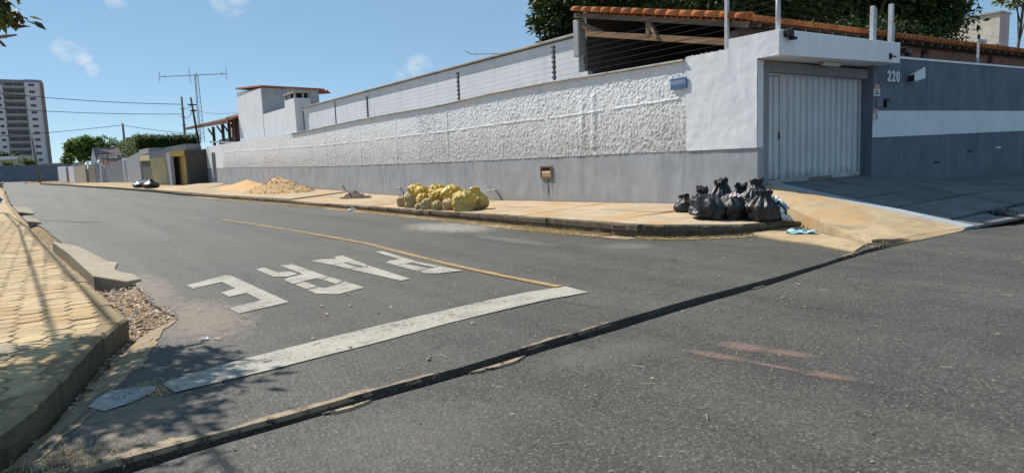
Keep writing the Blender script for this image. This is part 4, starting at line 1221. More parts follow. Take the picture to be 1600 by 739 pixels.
for x in (22.05, 26.8):
    mb = MB(); mb.beam((x, 9.75, 3.4), (x, 9.75, 4.2), .2, .2); mb.beam((x-.5, 9.75, 3.85), (x, 9.75, 3.55), .12, .14); hobj('post', mb, wood, cp_, O)
for k in range(30):
    x = 13.5+k*.6
    mb = MB(); mb.beam((x, 9.40, rz_(9.4)-.04+(x-13.1)*.0157), (x, 11.6, rz_(11.6)-.04+(x-13.1)*.0157), .06, .09); hobj('rafter', mb, wood, cp_, O)
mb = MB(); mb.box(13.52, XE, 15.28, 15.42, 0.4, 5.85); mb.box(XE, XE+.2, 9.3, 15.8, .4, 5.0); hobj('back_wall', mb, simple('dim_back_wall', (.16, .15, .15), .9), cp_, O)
mb = MB(); mb.box(13.3, XE, 9.5, 15.6, .55, .60); hobj('carport_floor', mb, M['soffit'], cp_, O)

# ------------------------------------------------------------------ electric fence on the wall
galv = simple('galvanised_steel', (.42, .44, .46), .45, .15, 8, spec=.5)
dkst = simple('dark_steel', (.11, .11, .115), .6, .2)
ins = simple('black_insulator', (.015, .015, .016), .35, .05, spec=.5)
wire_m = simple('thin_steel_wire', (.035, .035, .04), .7, .1)
ef = empty('electric_fence', (12.9, 9.8, 3.8)); tag(ef, 'electric fence of thin wires on black insulator posts along the street wall', 'fence')
mbi = MB(); mbi.tube([(0, 0, 0), (0, .05, 0)], .018, 6); mbi.tube([(0, .035, -.022), (0, .035, .022)], .03, 6)
ime = bpy.data.meshes.new('insulator'); ime.from_pydata(mbi.v, [], mbi.f); ime.materials.append(ins); ime.update()
eposts = [(9.84, 3.80, 5.35, .038, galv), (16.09, 3.82, 4.86, .03, dkst), (21.8, 3.72, 4.80, .03, dkst), (30.4, 3.74, 4.75, .03, dkst), (34.7, 3.72, 4.9, .025, dkst), (40.0, 3.64, 4.80, .03, dkst)]
for k, (y, z0, z1, r, m_) in enumerate(eposts):
    mb = MB(); mb.box(-r, r, -r, r, 0, z1-z0) 
    p_ = mb.make('fence_post', m_, ef); p_.location = (0, y-9.8, z0-3.8)
    if k not in (0, 4):
        for q in range(7):
            z = .10+(z1-z0-.15)*q/6
            for s in (-1, 1):
                link_mesh('insulator', ime, p_, (-.01, s*r, z+(.012 if s > 0 else 0)), (0, 0, 0 if s > 0 else math.pi))
for q in range(6):
    mb = MB()
    pts = []
    for k, (y, z0, z1, r, m_) in enumerate(eposts):
        if k == 4: continue
        pts.append((-.03, y-9.8, z0-3.8+.12+.155*q))
    mb.tube(pts, .0028, 4); mb.make('fence_wire', wire_m, ef)
e2 = empty('electric_fence', (13.1, 8.7, 4.0)); tag(e2, 'electric fence with tall galvanised posts standing on the garage canopy', 'fence')
for (x, y, z0, z1, r) in ((17.03, 8.7, 4.05, 4.92, .045), (17.2, 8.75, 4.05, 4.90, .045), (18.25, 8.85, 3.6, 5.12, .05), (18.62, 8.98, 3.85, 4.68, .035)):
    mb = MB(); mb.box(-r, r, -r, r, 0, z1-z0); p_ = mb.make('fence_post', galv, e2); p_.location = (x-13.1, y-8.7, z0-4.0)
    for q in range(6): link_mesh('insulator', ime, p_, (r, 0, .2+q*.12), (0, 0, -math.pi/2))
for q in range(6):
    z = .14+.135*q
    mb = MB(); mb.tube([(-.2, 1.14, z-.1), (.02, 0, z), (3.93, 0, z+.03)], .0028, 4); mb.make('fence_wire', wire_m, e2)
    mb = MB(); mb.tube([(4.1, 0, z+.02), (5.15, .15, z+.02), (5.52, .28, z-.05), (10.97, .3, z-.02), (17, .3, z+.1)], .0028, 4); mb.make('fence_wire', wire_m, e2)
cpst = empty('camera_post', (13.12, 8.7, 4.0)); tag(cpst, 'galvanised post carrying three small white cameras on the canopy corner', 'camera post')
mb = MB(); mb.tube([(0, 0, 0), (0, 0, .95)], .05, 10); mb.make('pole', galv, cpst, True)
cw = simple('white_camera_plastic', (.75, .76, .78), .4, .05)
for (a, b_) in (((-.02, -.02, .74), (-.24, -.10, .66)), ((.03, -.03, .74), (.22, -.16, .70)), ((0, 0, .78), (.05, -.16, .84))):
    mb = MB(); mb.tube([a, b_], [.055, .05], 8); mb.make('camera', cw, cpst, True)
cp2 = empty('camera_post', (24.16, 9.06, 4.02)); tag(cp2, 'thin post with a small white camera on the slate wall far right', 'camera post')
mb = MB(); mb.box(-.03, .03, -.03, .03, -.05, .72); mb.make('pole', galv, cp2)
mb = MB(); mb.tube([(-.02, 0, .66), (.22, -.12, .60)], .06, 8); mb.make('camera', cw, cp2, True)
mb = MB(); mb.tube([(0, 0, .70), (-.16, -.06, .78)], .04, 8); mb.make('camera', ins, cp2, True)

# ------------------------------------------------------------------ foliage
def leafmat(name, c1, c2, c3, tr_=.28, tm=(1.3, 1.5, .6)):
    k = NT(name, .55, .25)
    col = k.ramp(k.island(), [(0.0, c1), (.55, c2), (1.0, c3)])
    k.color(col)
    k.b.inputs['Transmission Weight'].default_value = 0
    try: k.b.inputs['Subsurface Weight'].default_value = 0
    except Exception: pass
    tr = k.n("ShaderNodeBsdfTranslucent")
    mx = k.n("ShaderNodeMixShader"); mx.inputs[0].default_value = tr_
    tc = k.mix(1.0, col, tm, 'MULTIPLY'); k.l(tc, tr.inputs[0])
    k.l(k.b.outputs[0], mx.inputs[1]); k.l(tr.outputs[0], mx.inputs[2])
    k.l(mx.outputs[0], k.t.nodes["Material Output"].inputs[0])
    return k.m
M['mango'] = leafmat('dark_glossy_leaf', (.016, .030, .009), (.032, .058, .016), (.075, .105, .026), .14)
M['bright'] = leafmat('fresh_green_leaf', (.04, .085, .018), (.085, .15, .03), (.15, .20, .04))
M['yellowgreen'] = leafmat('yellow_green_leaf', (.07, .10, .025), (.12, .15, .04), (.22, .20, .06))
M['streetleaf'] = leafmat('mixed_green_purple_leaf', (.075, .035, .045), (.06, .085, .025), (.13, .14, .035), .25)
M['hedgeleaf'] = leafmat('clipped_hedge_leaf', (.03, .06, .012), (.06, .10, .02), (.13, .16, .03), .2)
M['bark'] = simple('grey_bark', (.13, .10, .075), .95, .4, 4, .6, 14, stretch=(1, 1, .25))

def leaf_faces(P, Nrm, size, asp=.42, jit=.9, rng=RNG):
    """one folded, pointed leaf (4 triangles) per point"""
    n = len(P)
    d = rng.normal(size=(n, 3)) + Nrm*1.0
    d[:, 2] -= .35
    d /= np.linalg.norm(d, axis=1, keepdims=True)
    up = rng.normal(size=(n, 3))*.7 + np.array([0, 0, 1.0])
    s = np.cross(d, up); s /= np.linalg.norm(s, axis=1, keepdims=True)+1e-9
    u = np.cross(s, d)
    L = size*(rng.uniform(.6, 1.25, n))[:, None]
    a = P; t = P + d*L - u*L*.10
    m = P + d*L*.48 + u*L*.05
    l = P + d*L*.42 + s*L*asp*.5 - u*L*.04
    r = P + d*L*.42 - s*L*asp*.5 - u*L*.04
    V = np.stack([a, l, m, r, t], 1).reshape(-1, 3)
    b = np.arange(n)[:, None]*5
    F = np.concatenate([b+np.array([0, 2, 1]), b+np.array([1, 2, 4]), b+np.array([0, 3, 2]), b+np.array([2, 3, 4])], 0)
    return V, F

def crown_points(c, rad, n, lobes=9, rng=RNG, flat_=.75, shell=.55):
    """leaf clumps through a crown of irregular lobes, with gaps between them"""
    c = np.array(c, float); rad = np.array(rad, float)
    L = []
    for k in range(lobes):
        v = rng.normal(size=3); v /= np.linalg.norm(v)
        if v[2] < -.3: v[2] *= -.5
        L.append((c + v*rad*rng.uniform(.42, .78), rad*rng.uniform(.34, .55)))
    L.append((c, rad*.55))
    P, Nn = [], []
    tw = rng.normal(size=(int(n/26)+4, 3))
    per = n//len(L)
    for lc, lr in L:
        k = max(6, per//24)
        v = rng.normal(size=(k, 3)); v /= np.linalg.norm(v, axis=1, keepdims=True)
        rr = rng.uniform(shell, 1.05, (k, 1))
        cl = lc + v*lr*rr
        for q in range(k):
            m = 24
            off = rng.normal(size=(m, 3))*np.array([.32, .32, .22])*min(1.6, lr.mean()*.42)
            P.append(cl[q]+off); Nn.append(np.repeat(v[q][None], m, 0)*.9)
    return np.concatenate(P), np.concatenate(Nn)

def limb_tree(mb, base, top, r0, crown_c, crown_r, nb=7, rng=random):
    base, top = Vector(base), Vector(top)
    mid = base.lerp(top, .5)+Vector((rng.uniform(-.2, .2), rng.uniform(-.2, .2), 0))
    mb.tube([base, base.lerp(mid, .15), mid, top], [r0*1.35, r0, r0*.8, r0*.6], 9)
    for k in range(nb):
        a = 2*math.pi*k/nb+rng.uniform(-.4, .4)
        e = Vector(crown_c)+Vector((math.cos(a)*crown_r[0]*.65, math.sin(a)*crown_r[1]*.65, rng.uniform(-.25, .55)*crown_r[2]))
        s = mid.lerp(top, rng.uniform(.45, 1))
        m1 = s.lerp(e, .5)+Vector((0, 0, .25))
        mb.tube([s, m1, e], [r0*.42, r0*.28, r0*.08], 6)

def tree(name, base, c, rad, n, leaf, m, label, r0=.25, lobes=9, group=None, shell=.55, cat='tree', extra=None):
    t = empty(name, base); tag(t, label, cat, group)
    mb = MB(); off = Vector(base)
    limb_tree(mb, (0, 0, 0), (c[0]-off.x, c[1]-off.y, c[2]-off.z-rad[2]*.35), r0, (c[0]-off.x, c[1]-off.y, c[2]-off.z), rad)
    mb.make('trunk', M['bark'], t, True)
    P, Nn = crown_points((c[0]-base[0], c[1]-base[1], c[2]-base[2]), rad, n, lobes, shell=shell)
    if extra is not None:
        P = np.concatenate([P]+[e[0] for e in extra]); Nn = np.concatenate([Nn]+[e[1] for e in extra])
    V, F = leaf_faces(P, Nn, leaf)
    np_obj('crown', V, F, m, t, False)
    return t
def dirpt(u, D):
    """ground point on a compass bearing u (degrees right of the street axis) at D metres"""
    return (D*math.sin(math.radians(u)), D*math.cos(math.radians(u)))
G1 = 'mango trees behind the tiled roof'
for (brg, D, cz_, rad, n, lab) in (
    (43.2, 36, 8.2, (3.5, 3.5, 4.0), 19000, 'dark mango tree with sunlit left edge, leftmost of those behind the tiled roof'),
    (49.5, 42, 10.2, (5.4, 5.4, 4.8), 21000, 'dense dark mango tree standing behind the timber carport beams'),
    (57.0, 46, 10.2, (5.8, 5.4, 5.2), 21000, 'dense dark mango tree behind the camera post on the canopy'),
    (62.6, 52, 10.0, (5.2, 5.0, 5.2), 20000, 'dark mango tree behind the tall steel posts, small gaps of sky in it'),
    (65.8, 56, 9.6, (3.2, 3.2, 4.8), 15000, 'dark mango tree next to the far pale building, rightmost of the big ones')):
    x, y = dirpt(brg, D)
    tree('mango_tree', (x, y, .3), (x, y, cz_), rad, n, .40, M['mango'], lab, .38, 11, G1)
for (brg, D, cz_, rad, n, lab) in ((67.6, 33, 4.7, (1.5, 1.5, 1.0), 3200, 'low dark bush in front of the pale building, seen over the roof tiles'), (74.0, 36, 4.6, (1.9, 1.9, 1.1), 3200, 'low dark bush at the right edge behind the end of the roof'), (61, 38, 6.4, (6.0, 2.6, 1.6), 6500, 'dark shrub hugging the roof line under the mango trees')):
    x, y = dirpt(brg, D)
    tree('shrub', (x, y, .3), (x, y, cz_), rad, n, .26, M['mango'], lab, .12, 7, None, cat='shrub')
# two orange fruits high in the mango
# branch with yellowish leaves entering from the right
tree('slender_tree', (34.6, 12.2, .3), (33.5, 11.0, 7.5), (1.7, 1.4, 1.3), 1900, .26, M['yellowgreen'], 'thin yellowish tree reaching in at the top right corner', .08, 6)
# street tree at the left whose shadow dapples the junction
st_P, st_N = [], []
def spray(a, b_, n, spread):
    a, b_ = np.array(a), np.array(b_)
    t = RNG.random((n, 1))**.8
    return a+(b_-a)*t + RNG.normal(size=(n, 3))*spread, np.repeat(((b_-a)/np.linalg.norm(b_-a))[None], n, 0)*.25
base = (-3.1, 8.6, .12)
rel = lambda x, y, z: (x-base[0], y-base[1], z-base[2])
sprays = [spray(rel(-1.5, 8.9, 3.3), rel(-.06, 8.9, 3.22), 340, .09), spray(rel(-.9, 9.0, 3.1), rel(-.28, 9.0, 3.34), 120, .075)]
for (ax, ay, bx, by, n_, sp_) in ((-1.6, 8.6, -.1, 9.0, 882, .20), (-1.5, 8.3, -.35, 8.5, 882, .20), (-1.3, 9.0, .05, 9.5, 504, .13), (-2.2, 7.25, -.65, 7.05, 882, .20), (-2.0, 7.7, -1.2, 7.9, 630, .22), (-2.4, 7.8, -1.4, 8.2, 882, .26), (-2.6, 9.2, -1.6, 9.2, 546, .25)):
    sprays.append(spray(rel(ax-.22, ay, 4.0), rel(bx-.26, by, 4.45), n_, sp_))
stt = tree('street_tree', base, (-3.1, 8.3, 4.6), (1.9, 1.9, 1.3), 3400, .16, M['streetleaf'], 'street tree over the left footpath, only a leafy branch tip in view', .13, 7, None, extra=sprays)

# ------------------------------------------------------------------ far side of the street
def facade(name, a, b_, zb_, zt, m, th=.25, parent=None, side=1):
    """upright wall panel from a to b (x, y), thickness behind; zb_, zt may be pairs"""
    a, b_ = Vector((a[0], a[1])), Vector((b_[0], b_[1]))
    d = (b_-a).normalized(); nn = Vector((d.y, -d.x))*side*th
    z0 = zb_ if isinstance(zb_, tuple) else (zb_, zb_); z1 = zt if isinstance(zt, tuple) else (zt, zt)
    mb = MB()
    mb.add([(a.x, a.y, z0[0]), (b_.x, b_.y, z0[1]), (b_.x+nn.x, b_.y+nn.y, z0[1]), (a.x+nn.x, a.y+nn.y, z0[0]), (a.x, a.y, z1[0]), (b_.x, b_.y, z1[1]), (b_.x+nn.x, b_.y+nn.y, z1[1]), (a.x+nn.x, a.y+nn.y, z1[0])],
           [(0,3,2,1),(4,5,6,7),(0,1,5,4),(1,2,6,5),(2,3,7,6),(3,0,4,7)])
    return mb.make(name, m, parent)
stone_w = empty('stone_wall'); tag(stone_w, 'dark rubble stone wall at the end of the white roughcast wall', 'wall')
ston = NT('dark_rubble_stone', .95, .15)
sc_ = ston.voro(4.5, 'F1', 'Color'); g_ = ston.n("ShaderNodeSeparateColor"); ston.l(sc_, g_.inputs[0])
ston.color(ston.ramp(g_.outputs[0], [(0, (.06, .058, .055)), (.6, (.15, .145, .135)), (1, (.26, .25, .22))])); ston.bump(ston.voro(4.5, 'DISTANCE_TO_EDGE'), .8, .05)
sm_dark = simple('dark_backing_mortar', (.09, .087, .08), .95)
facade('backing', (12.78, 69.95), (10.92, 69.35), 0, (3.62, 3.42), sm_dark, .3, stone_w, -1)
# the stones told apart: uneven blocks proud of the backing
A_, B_ = Vector((12.78, 69.95)), Vector((10.92, 69.35)); dd_ = (B_-A_).normalized(); n_ = Vector((dd_.y, -dd_.x)) 
n_ = n_ if n_.y < 0 else -n_
row, z = 0, .15
while z < 3.35:
    h = random.uniform(.16, .24); s = 0 + (row % 2)*.1
    while s < 1.88:
        w = random.uniform(.16, .34); w_e = min(w, 1.93-s)
        if w_e > .07:
            pr = random.uniform(.015, .05)
            c0 = A_+dd_*(s+.008); c1 = A_+dd_*(s+w_e-.008)
            mb = MB(); mb.add([(c0.x, c0.y, z+.008), (c1.x, c1.y, z+random.uniform(.0, .02)), (c1.x, c1.y, z+h-.008), (c0.x, c0.y, z+h-random.uniform(.005, .02)),
                               (c0.x+n_.x*pr, c0.y+n_.y*pr, z+.02), (c1.x+n_.x*pr, c1.y+n_.y*pr, z+.02), (c1.x+n_.x*pr, c1.y+n_.y*pr, z+h-.02), (c0.x+n_.x*pr, c0.y+n_.y*pr, z+h-.02)],
                              [(4,5,6,7),(0,1,5,4),(1,2,6,5),(2,3,7,6),(3,0,4,7)])
            mb.make('stone', ston.m, stone_w)
        s += w
    z += h; row += 1
mb = MB(); mb.box(11.9, 12.0, 69.5, 69.62, 1.5, 2.6); mb.make('meter_strip', simple('yellowish_meter', (.5, .48, .3), .6), stone_w)
h1 = empty('yellow_house'); tag(h1, 'low house front with yellow doorway and stained cream wall', 'house')
facade('door_panel', (10.55, 71.0), (9.85, 72.1), .25, 2.95, simple('dark_timber_door', (.055, .05, .05), .7, .3), .1, h1, 1)
facade('yellow_reveal', (10.88, 69.4), (10.6, 71.0), .25, 2.95, M['ochre'], .1, h1, 1)
facade('yellow_lintel', (10.85, 69.45), (9.75, 70.35), (2.98, 2.98), (3.52, 3.5), M['ochre'], .9, h1, 1)
facade('roof_slab', (11.0, 69.3), (9.6, 72.2), (3.54, 3.4), (4.1, 3.9), M['grey_mid'], 1.5, h1, 1)
facade('pillar', (9.74, 70.4), (9.62, 72.2), .2, 3.38, M['grey_mid'], .3, h1, 1)
facade('cream_wall', (9.60, 72.3), (8.52, 74.4), .25, (3.04, 2.95), M['cream'], .25, h1, 1)
facade('beam', (9.61, 72.25), (8.5, 74.4), (3.05, 2.96), (3.68, 3.6), M['grey_mid'], .4, h1, 1)
facade('dark_gate', (8.62, 75.1), (8.42, 80.0), .3, 2.75, simple('dark_slat_gate', (.09, .085, .08), .7, .4, 3, stretch=(1, 1, 8)), .1, h1, 1)
facade('cream_lintel', (8.49, 74.5), (8.26, 80.4), (2.72, 2.8), (3.3, 3.4), M['cream'], .5, h1, 1)
facade('upper_slab', (8.47, 74.5), (8.25, 80.4), (3.42, 3.42), (3.95, 3.95), M['grey_mid'], 2.5, h1, 1)
h2 = empty('grey_wall'); tag(h2, 'grey boundary wall with sloping top and a white framed opening, beside the cream gate', 'wall')
facade('wall_panel', (8.24, 80.5), (7.82, 88.0), .35, (3.75, 3.3), M['grey_mid'], .25, h2, 1)
facade('white_jamb', (7.81, 88.05), (7.68, 88.35), .4, 3.3, M['white'], .3, h2, 1)
facade('grey_door', (7.66, 88.4), (7.46, 89.2), .4, 3.05, M['blockgrey'], .1, h2, 1)
facade('white_jamb', (7.45, 89.2), (7.40, 89.5), .4, 3.3, M['white'], .3, h2, 1)
facade('white_lintel', (7.79, 88.06), (7.42, 89.45), 3.08, 3.34, M['white'], .32, h2, 1)
facade('wall_panel', (7.39, 89.5), (5.9, 95.4), .4, (3.25, 2.46), M['grey_mid'], .25, h2, 1)
facade('wall_panel', (5.89, 95.42), (5.08, 97.4), .45, (2.46, 3.15), M['grey_mid'], .25, h2, 1)
mb = MB(); mb.tube([(5.55, 96.2, .5), (5.62, 96.2, 2.7)], .12, 8); mb.make('white_post', M['white'], h2)
for x in (5.3, 6.0, 6.5):
    mb = MB(); mb.box(x-.03, x+.03, 97.2, 97.26, 2.3, 4.6); mb.box(x-.2, x+.2, 97.2, 97.25, 4.0, 4.06); mb.make('fence_spike', dkst, h2)
h3 = empty('beige_wall'); tag(h3, 'short beige wall with dark doorway, left of the grey wall', 'wall')
facade('wall_panel', (5.02, 97.6), (4.42, 99.6), .45, 2.85, M['beige'], .25, h3, 1)
facade('dark_doorway', (4.40, 99.65), (4.22, 102), .5, 2.3, simple('dark_doorway', (.04, .035, .03), .9), .1, h3, 1)
facade('wall_panel', (4.20, 102.1), (3.35, 113), .5, (2.9, 2.7), M['ochre'] if False else M['beige'], .25, h3, 1)
h4 = empty('white_shed'); tag(h4, 'low white wall with reddish door at the far bend of the street', 'wall')
facade('wall_panel', (3.3, 114), (2.75, 118), .6, 2.9, M['white'], .25, h4, 1)
facade('red_door', (2.72, 118.2), (2.5, 119.6), .6, 2.6, simple('reddish_door', (.20, .09, .06), .8), .1, h4, 1)
facade('wall_panel', (2.48, 119.8), (1.55, 125), .6, 3.0, M['white'], .25, h4, 1)
h5 = empty('gabled_house'); tag(h5, 'white gabled house with greyish roof behind the grey wall', 'house')
mb = MB(); mb.add([(4.75, 100.0, .5), (5.45, 99.2, .5), (5.45, 99.2, 3.1), (5.12, 99.6, 4.9), (4.75, 100.0, 2.9), (9, 101.5, .5), (9, 101.5, 3.9), (5.2, 101.2, 4.8)], [(0, 1, 2, 3, 4), (1, 5, 6, 2), (0, 4, 3, 7)]); mb.make('gable_wall', M['white'], h5)
mb = MB(); mb.add([(5.05, 99.5, 4.97), (8.0, 101, 4.99), (8.3, 99.6, 3.95), (5.42, 98.6, 3.85), (5.05, 99.5, 4.87), (8.0, 101, 4.89), (8.3, 99.6, 3.85), (5.42, 98.6, 3.75)],
                  [(3,2,1,0),(4,5,6,7),(1,5,4,0),(2,6,5,1),(3,7,6,2),(0,4,7,3)]); mb.make('roof', simple('mauve_grey_roof', (.25, .19, .19), .9, .2, 3), h5)
mb = MB(); mb.box(5.5, 8.2, 98.55, 98.7, 3.62, 3.74); mb.make('roof_gutter', M['white'], h5)
mb = MB(); mb.add([(5.6, 98.4, 3.55), (8.3, 98.6, 3.6), (8.4, 97.6, 2.7), (5.7, 97.4, 2.6), (5.6, 98.4, 3.45), (8.3, 98.6, 3.5), (8.4, 97.6, 2.6), (5.7, 97.4, 2.5)], [(3,2,1,0),(4,5,6,7),(1,5,4,0),(2,6,5,1),(3,7,6,2),(0,4,7,3)])
mb.make('lean_to_roof', simple('pink_tile_roof', (.42, .22, .17), .9, .25, 3), h5)
# clipped hedge block
hd = empty('hedge'); tag(hd, 'large clipped box hedge with a lit yellow-green end above the walls', 'hedge')
hb = (9.3, 16.4, 92.5, 120); hz0, hz1 = 3.2, 6.05
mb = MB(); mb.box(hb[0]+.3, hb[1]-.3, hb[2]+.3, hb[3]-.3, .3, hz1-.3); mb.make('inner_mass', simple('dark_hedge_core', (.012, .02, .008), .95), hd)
Pq, Nq = [], []
def face_pts(n, fn, nn):
    a, b_ = RNG.random(n), RNG.random(n)
    p = fn(a, b_) + RNG.normal(size=(n, 3))*.13
    Pq.append(p); Nq.append(np.repeat(np.array([nn], float), n, 0))
face_pts(8000, lambda a, b_: np.stack([hb[0]+(hb[1]-hb[0])*a, hb[2]+.15+0*a, hz0+(hz1-hz0)*b_], -1), (0, -1, .2))
face_pts(9000, lambda a, b_: np.stack([hb[0]+.15+0*a, hb[2]+(hb[3]-hb[2])*a, hz0+(hz1-hz0)*b_], -1), (-1, 0, .2))
face_pts(6000, lambda a, b_: np.stack([hb[0]+(hb[1]-hb[0])*a, hb[2]+(hb[3]-hb[2])*b_, hz1-.12+.12*np.sin(a*9)+0*a], -1), (0, 0, 1))
V, F = leaf_faces(np.concatenate(Pq), np.concatenate(Nq), .24); np_obj('foliage', V, F, M['hedgeleaf'], hd, False)
# timber porch house
ph = empty('porch_house'); tag(ph, 'dark timber porch under a wide brown tiled roof behind the wall end', 'house')
brt = simple('brown_clay_roof', (.13, .06, .042), .9, .35, 3, .4, 12)
wd = simple('dark_porch_timber', (.10, .055, .035), .85, .3, 4)
mb = MB(); mb.add([(12.6, 78.5, 6.15), (12.9, 59.8, 5.75), (17.5, 60, 7.0), (17.5, 78, 7.4), (12.6, 78.5, 5.9), (12.9, 59.8, 5.4), (17.5, 60, 6.85), (17.5, 78, 7.25)], [(0,1,2,3),(7,6,5,4),(0,4,5,1),(1,5,6,2),(2,6,7,3),(3,7,4,0)]); mb.make('roof', brt, ph)
mb = MB(); mb.add([(12.9, 60.5, 5.95), (12.9, 58.1, 5.75), (16.5, 58.2, 6.9), (16.5, 62, 7.1), (12.9, 60.5, 5.75), (12.9, 58.1, 5.55), (16.5, 58.2, 6.7), (16.5, 62, 6.9)], [(0,1,2,3),(7,6,5,4),(0,4,5,1),(1,5,6,2),(2,6,7,3),(3,7,4,0)]); mb.make('upper_roof', brt, ph)
for y in (59.2, 61.5, 64.0, 68.0):
    mb = MB(); mb.box(13.2, 13.42, y-.12, y+.12, 3.6, 5.6); mb.make('post', wd, ph)
    mb = MB(); mb.beam((13.3, y+.1, 4.7), (13.1, y+1.3, 5.5), .1, .12); mb.make('brace', wd, ph)
mb = MB(); mb.box(13.45, 13.6, 58.1, 61.2, 3.7, 5.6); mb.make('timber_screen', wd, ph)
for k in range(8):
    mb = MB(); mb.box(13.38, 13.449, 58.15, 61.1, 3.8+k*.21, 3.92+k*.21); mb.make('slat', wd, ph)
mb = MB(); mb.beam((13.2, 58.3, 3.72), (13.2, 69.2, 4.25), .12, .14); mb.make('stair_rail', M['blockgrey'], ph)
mb = MB(); mb.box(13.9, 17, 61.5, 69, .5, 4.4); mb.make('porch_base', M['blockgrey'], ph)
# pale shed and rubble right of the stone wall top
# poles
poles_m = simple('weathered_pole_concrete', (.20, .17, .15), .9, .2)
dpole = simple('dark_wooden_pole', (.07, .045, .035), .9, .3)
def pole(name, base, top, r, m, lab, arms=()):
    e = empty(name, base); tag(e, lab, 'pole', 'utility poles')
    b_ = Vector(base)
    mb = MB(); mb.tube([Vector((0, 0, 0)), Vector(top)-b_], [r, r*.7], 8); mb.make('shaft', m, e, True)
    for a, c in arms:
        mb = MB(); mb.beam(Vector(a)-b_, Vector(c)-b_, .1, .12); mb.make('crossarm', m, e)
    return e
pole('utility_pole', (12.72, 70.6, .3), (12.35, 72.4, 8.7), .13, dpole, 'dark leaning pole at the end of the white wall beside the rubble stone', [((12.0, 72.1, 8.0), (12.75, 72.3, 8.0)), ((12.1, 71.9, 7.4), (12.7, 72.0, 7.4))])
pole('utility_pole', (17.3, 108.6, .5), (17.3, 108.6, 12.4), .2, poles_m, 'tall bare pole rising behind the clipped hedge', [((17.0, 108.6, 10.6), (17.6, 108.6, 10.6)), ((17.0, 108.6, 9.5), (17.6, 108.6, 9.5)), ((17.0, 108.6, 8.3), (17.6, 108.6, 8.3))])
pole('utility_pole', (9.62, 109.6, .5), (9.55, 109.6, 8.6), .2, poles_m, 'short stub of a pole above the left end of the hedge')
pole('utility_pole', (-.8, 118.0, .7), (-1.2, 118.0, 7.2), .18, poles_m, 'grey pole at the far bend before the dark cross wall')
# lattice aerial mast
mast = empty('aerial_mast', (13.25, 73.8, .4)); tag(mast, 'thin lattice mast carrying a wide television aerial', 'aerial mast')
mastm = simple('dull_grey_mast_steel', (.16, .165, .18), .6, .2)
mb = MB()
for a, b_ in ((-.2, -.2), (.2, -.2), (0, .25)): mb.tube([(a*1.2, b_*1.2, 4.0), (a*.8, b_*.8, 10.7)], .028, 5)
mb.make('mast_leg', mastm, mast)
mb = MB()
for k in range(15):
    z = 4.3+k*.43; s = 1.2-.4*(z-4)/6.7
    q = [Vector((-.2*s, -.2*s, z)), Vector((.2*s, -.2*s, z+.2)), Vector((0, .25*s, z+.4))]
    mb.tube([q[0], q[1]], .016, 4); mb.tube([q[1], q[2]], .016, 4); mb.tube([q[2], q[0]+Vector((0, 0, .43))], .016, 4)
tag(mb.make('lacing', mastm, mast), kind='stuff')
mb = MB(); mb.tube([(-3.1, 1.4, 10.55), (2.6, -1.4, 10.75)], .04, 6); mb.make('boom', mastm, mast)
for t, L_ in ((0, .9), (.08, .3), (.45, 1.3), (.55, .5), (.93, .3), (1, 1.0)):
    c_ = Vector((-3.1, 1.4, 10.55)).lerp(Vector((2.6, -1.4, 10.75)), t)
    mb = MB(); mb.tube([c_+Vector((0, 0, -L_*.6)), c_+Vector((0, 0, L_*.6))], .022, 4); mb.make('element', mastm, mast)
# wires
cab = simple('black_cable', (.02, .02, .022), .6)
def sagwire(name, a, b_, sag, r, lab, group='overhead cables'):
    a, b_ = Vector(a), Vector(b_)
    pts = [a.lerp(b_, t)-Vector((0, 0, sag*4*t*(1-t))) for t in np.linspace(0, 1, 15)]
    mb = MB(); mb.tube(pts, r, 5); return tag(mb.make(name, cab), lab, 'cable', group)
sagwire('overhead_cable', (17.2, 108.6, 11.3), (-22, 112, 15.2), .9, .045, 'upper dark cable sagging left from the tall pole across the sky')
sagwire('overhead_cable', (17.2, 108.6, 9.9), (-22, 112, 12.6), .8, .04, 'second dark cable below the top one, left of the tall pole')
sagwire('overhead_cable', (9.6, 109.6, 8.4), (-22, 112, 6.6), .6, .035, 'low cable running left from the short pole stub')
sagwire('overhead_cable', (9.6, 109.6, 8.35), (18.1, 108.5, 7.1), .15, .035, 'short cable falling right from the short pole stub over the hedge')
sagwire('overhead_cable', (17.2, 108.6, 11.25), (12.4, 72.2, 8.1), .5, .03, 'cable from the tall pole to the dark leaning pole')
sagwire('overhead_cable', (17.2, 108.6, 9.5), (12.4, 72.0, 7.5), .5, .03, 'lower cable from the tall pole to the dark leaning pole')
sagwire('overhead_cable', (12.5, 72.0, 7.5), (13.6, 57.0, 6.2), .3, .02, 'thin cable from the dark leaning pole to the tall pale house')

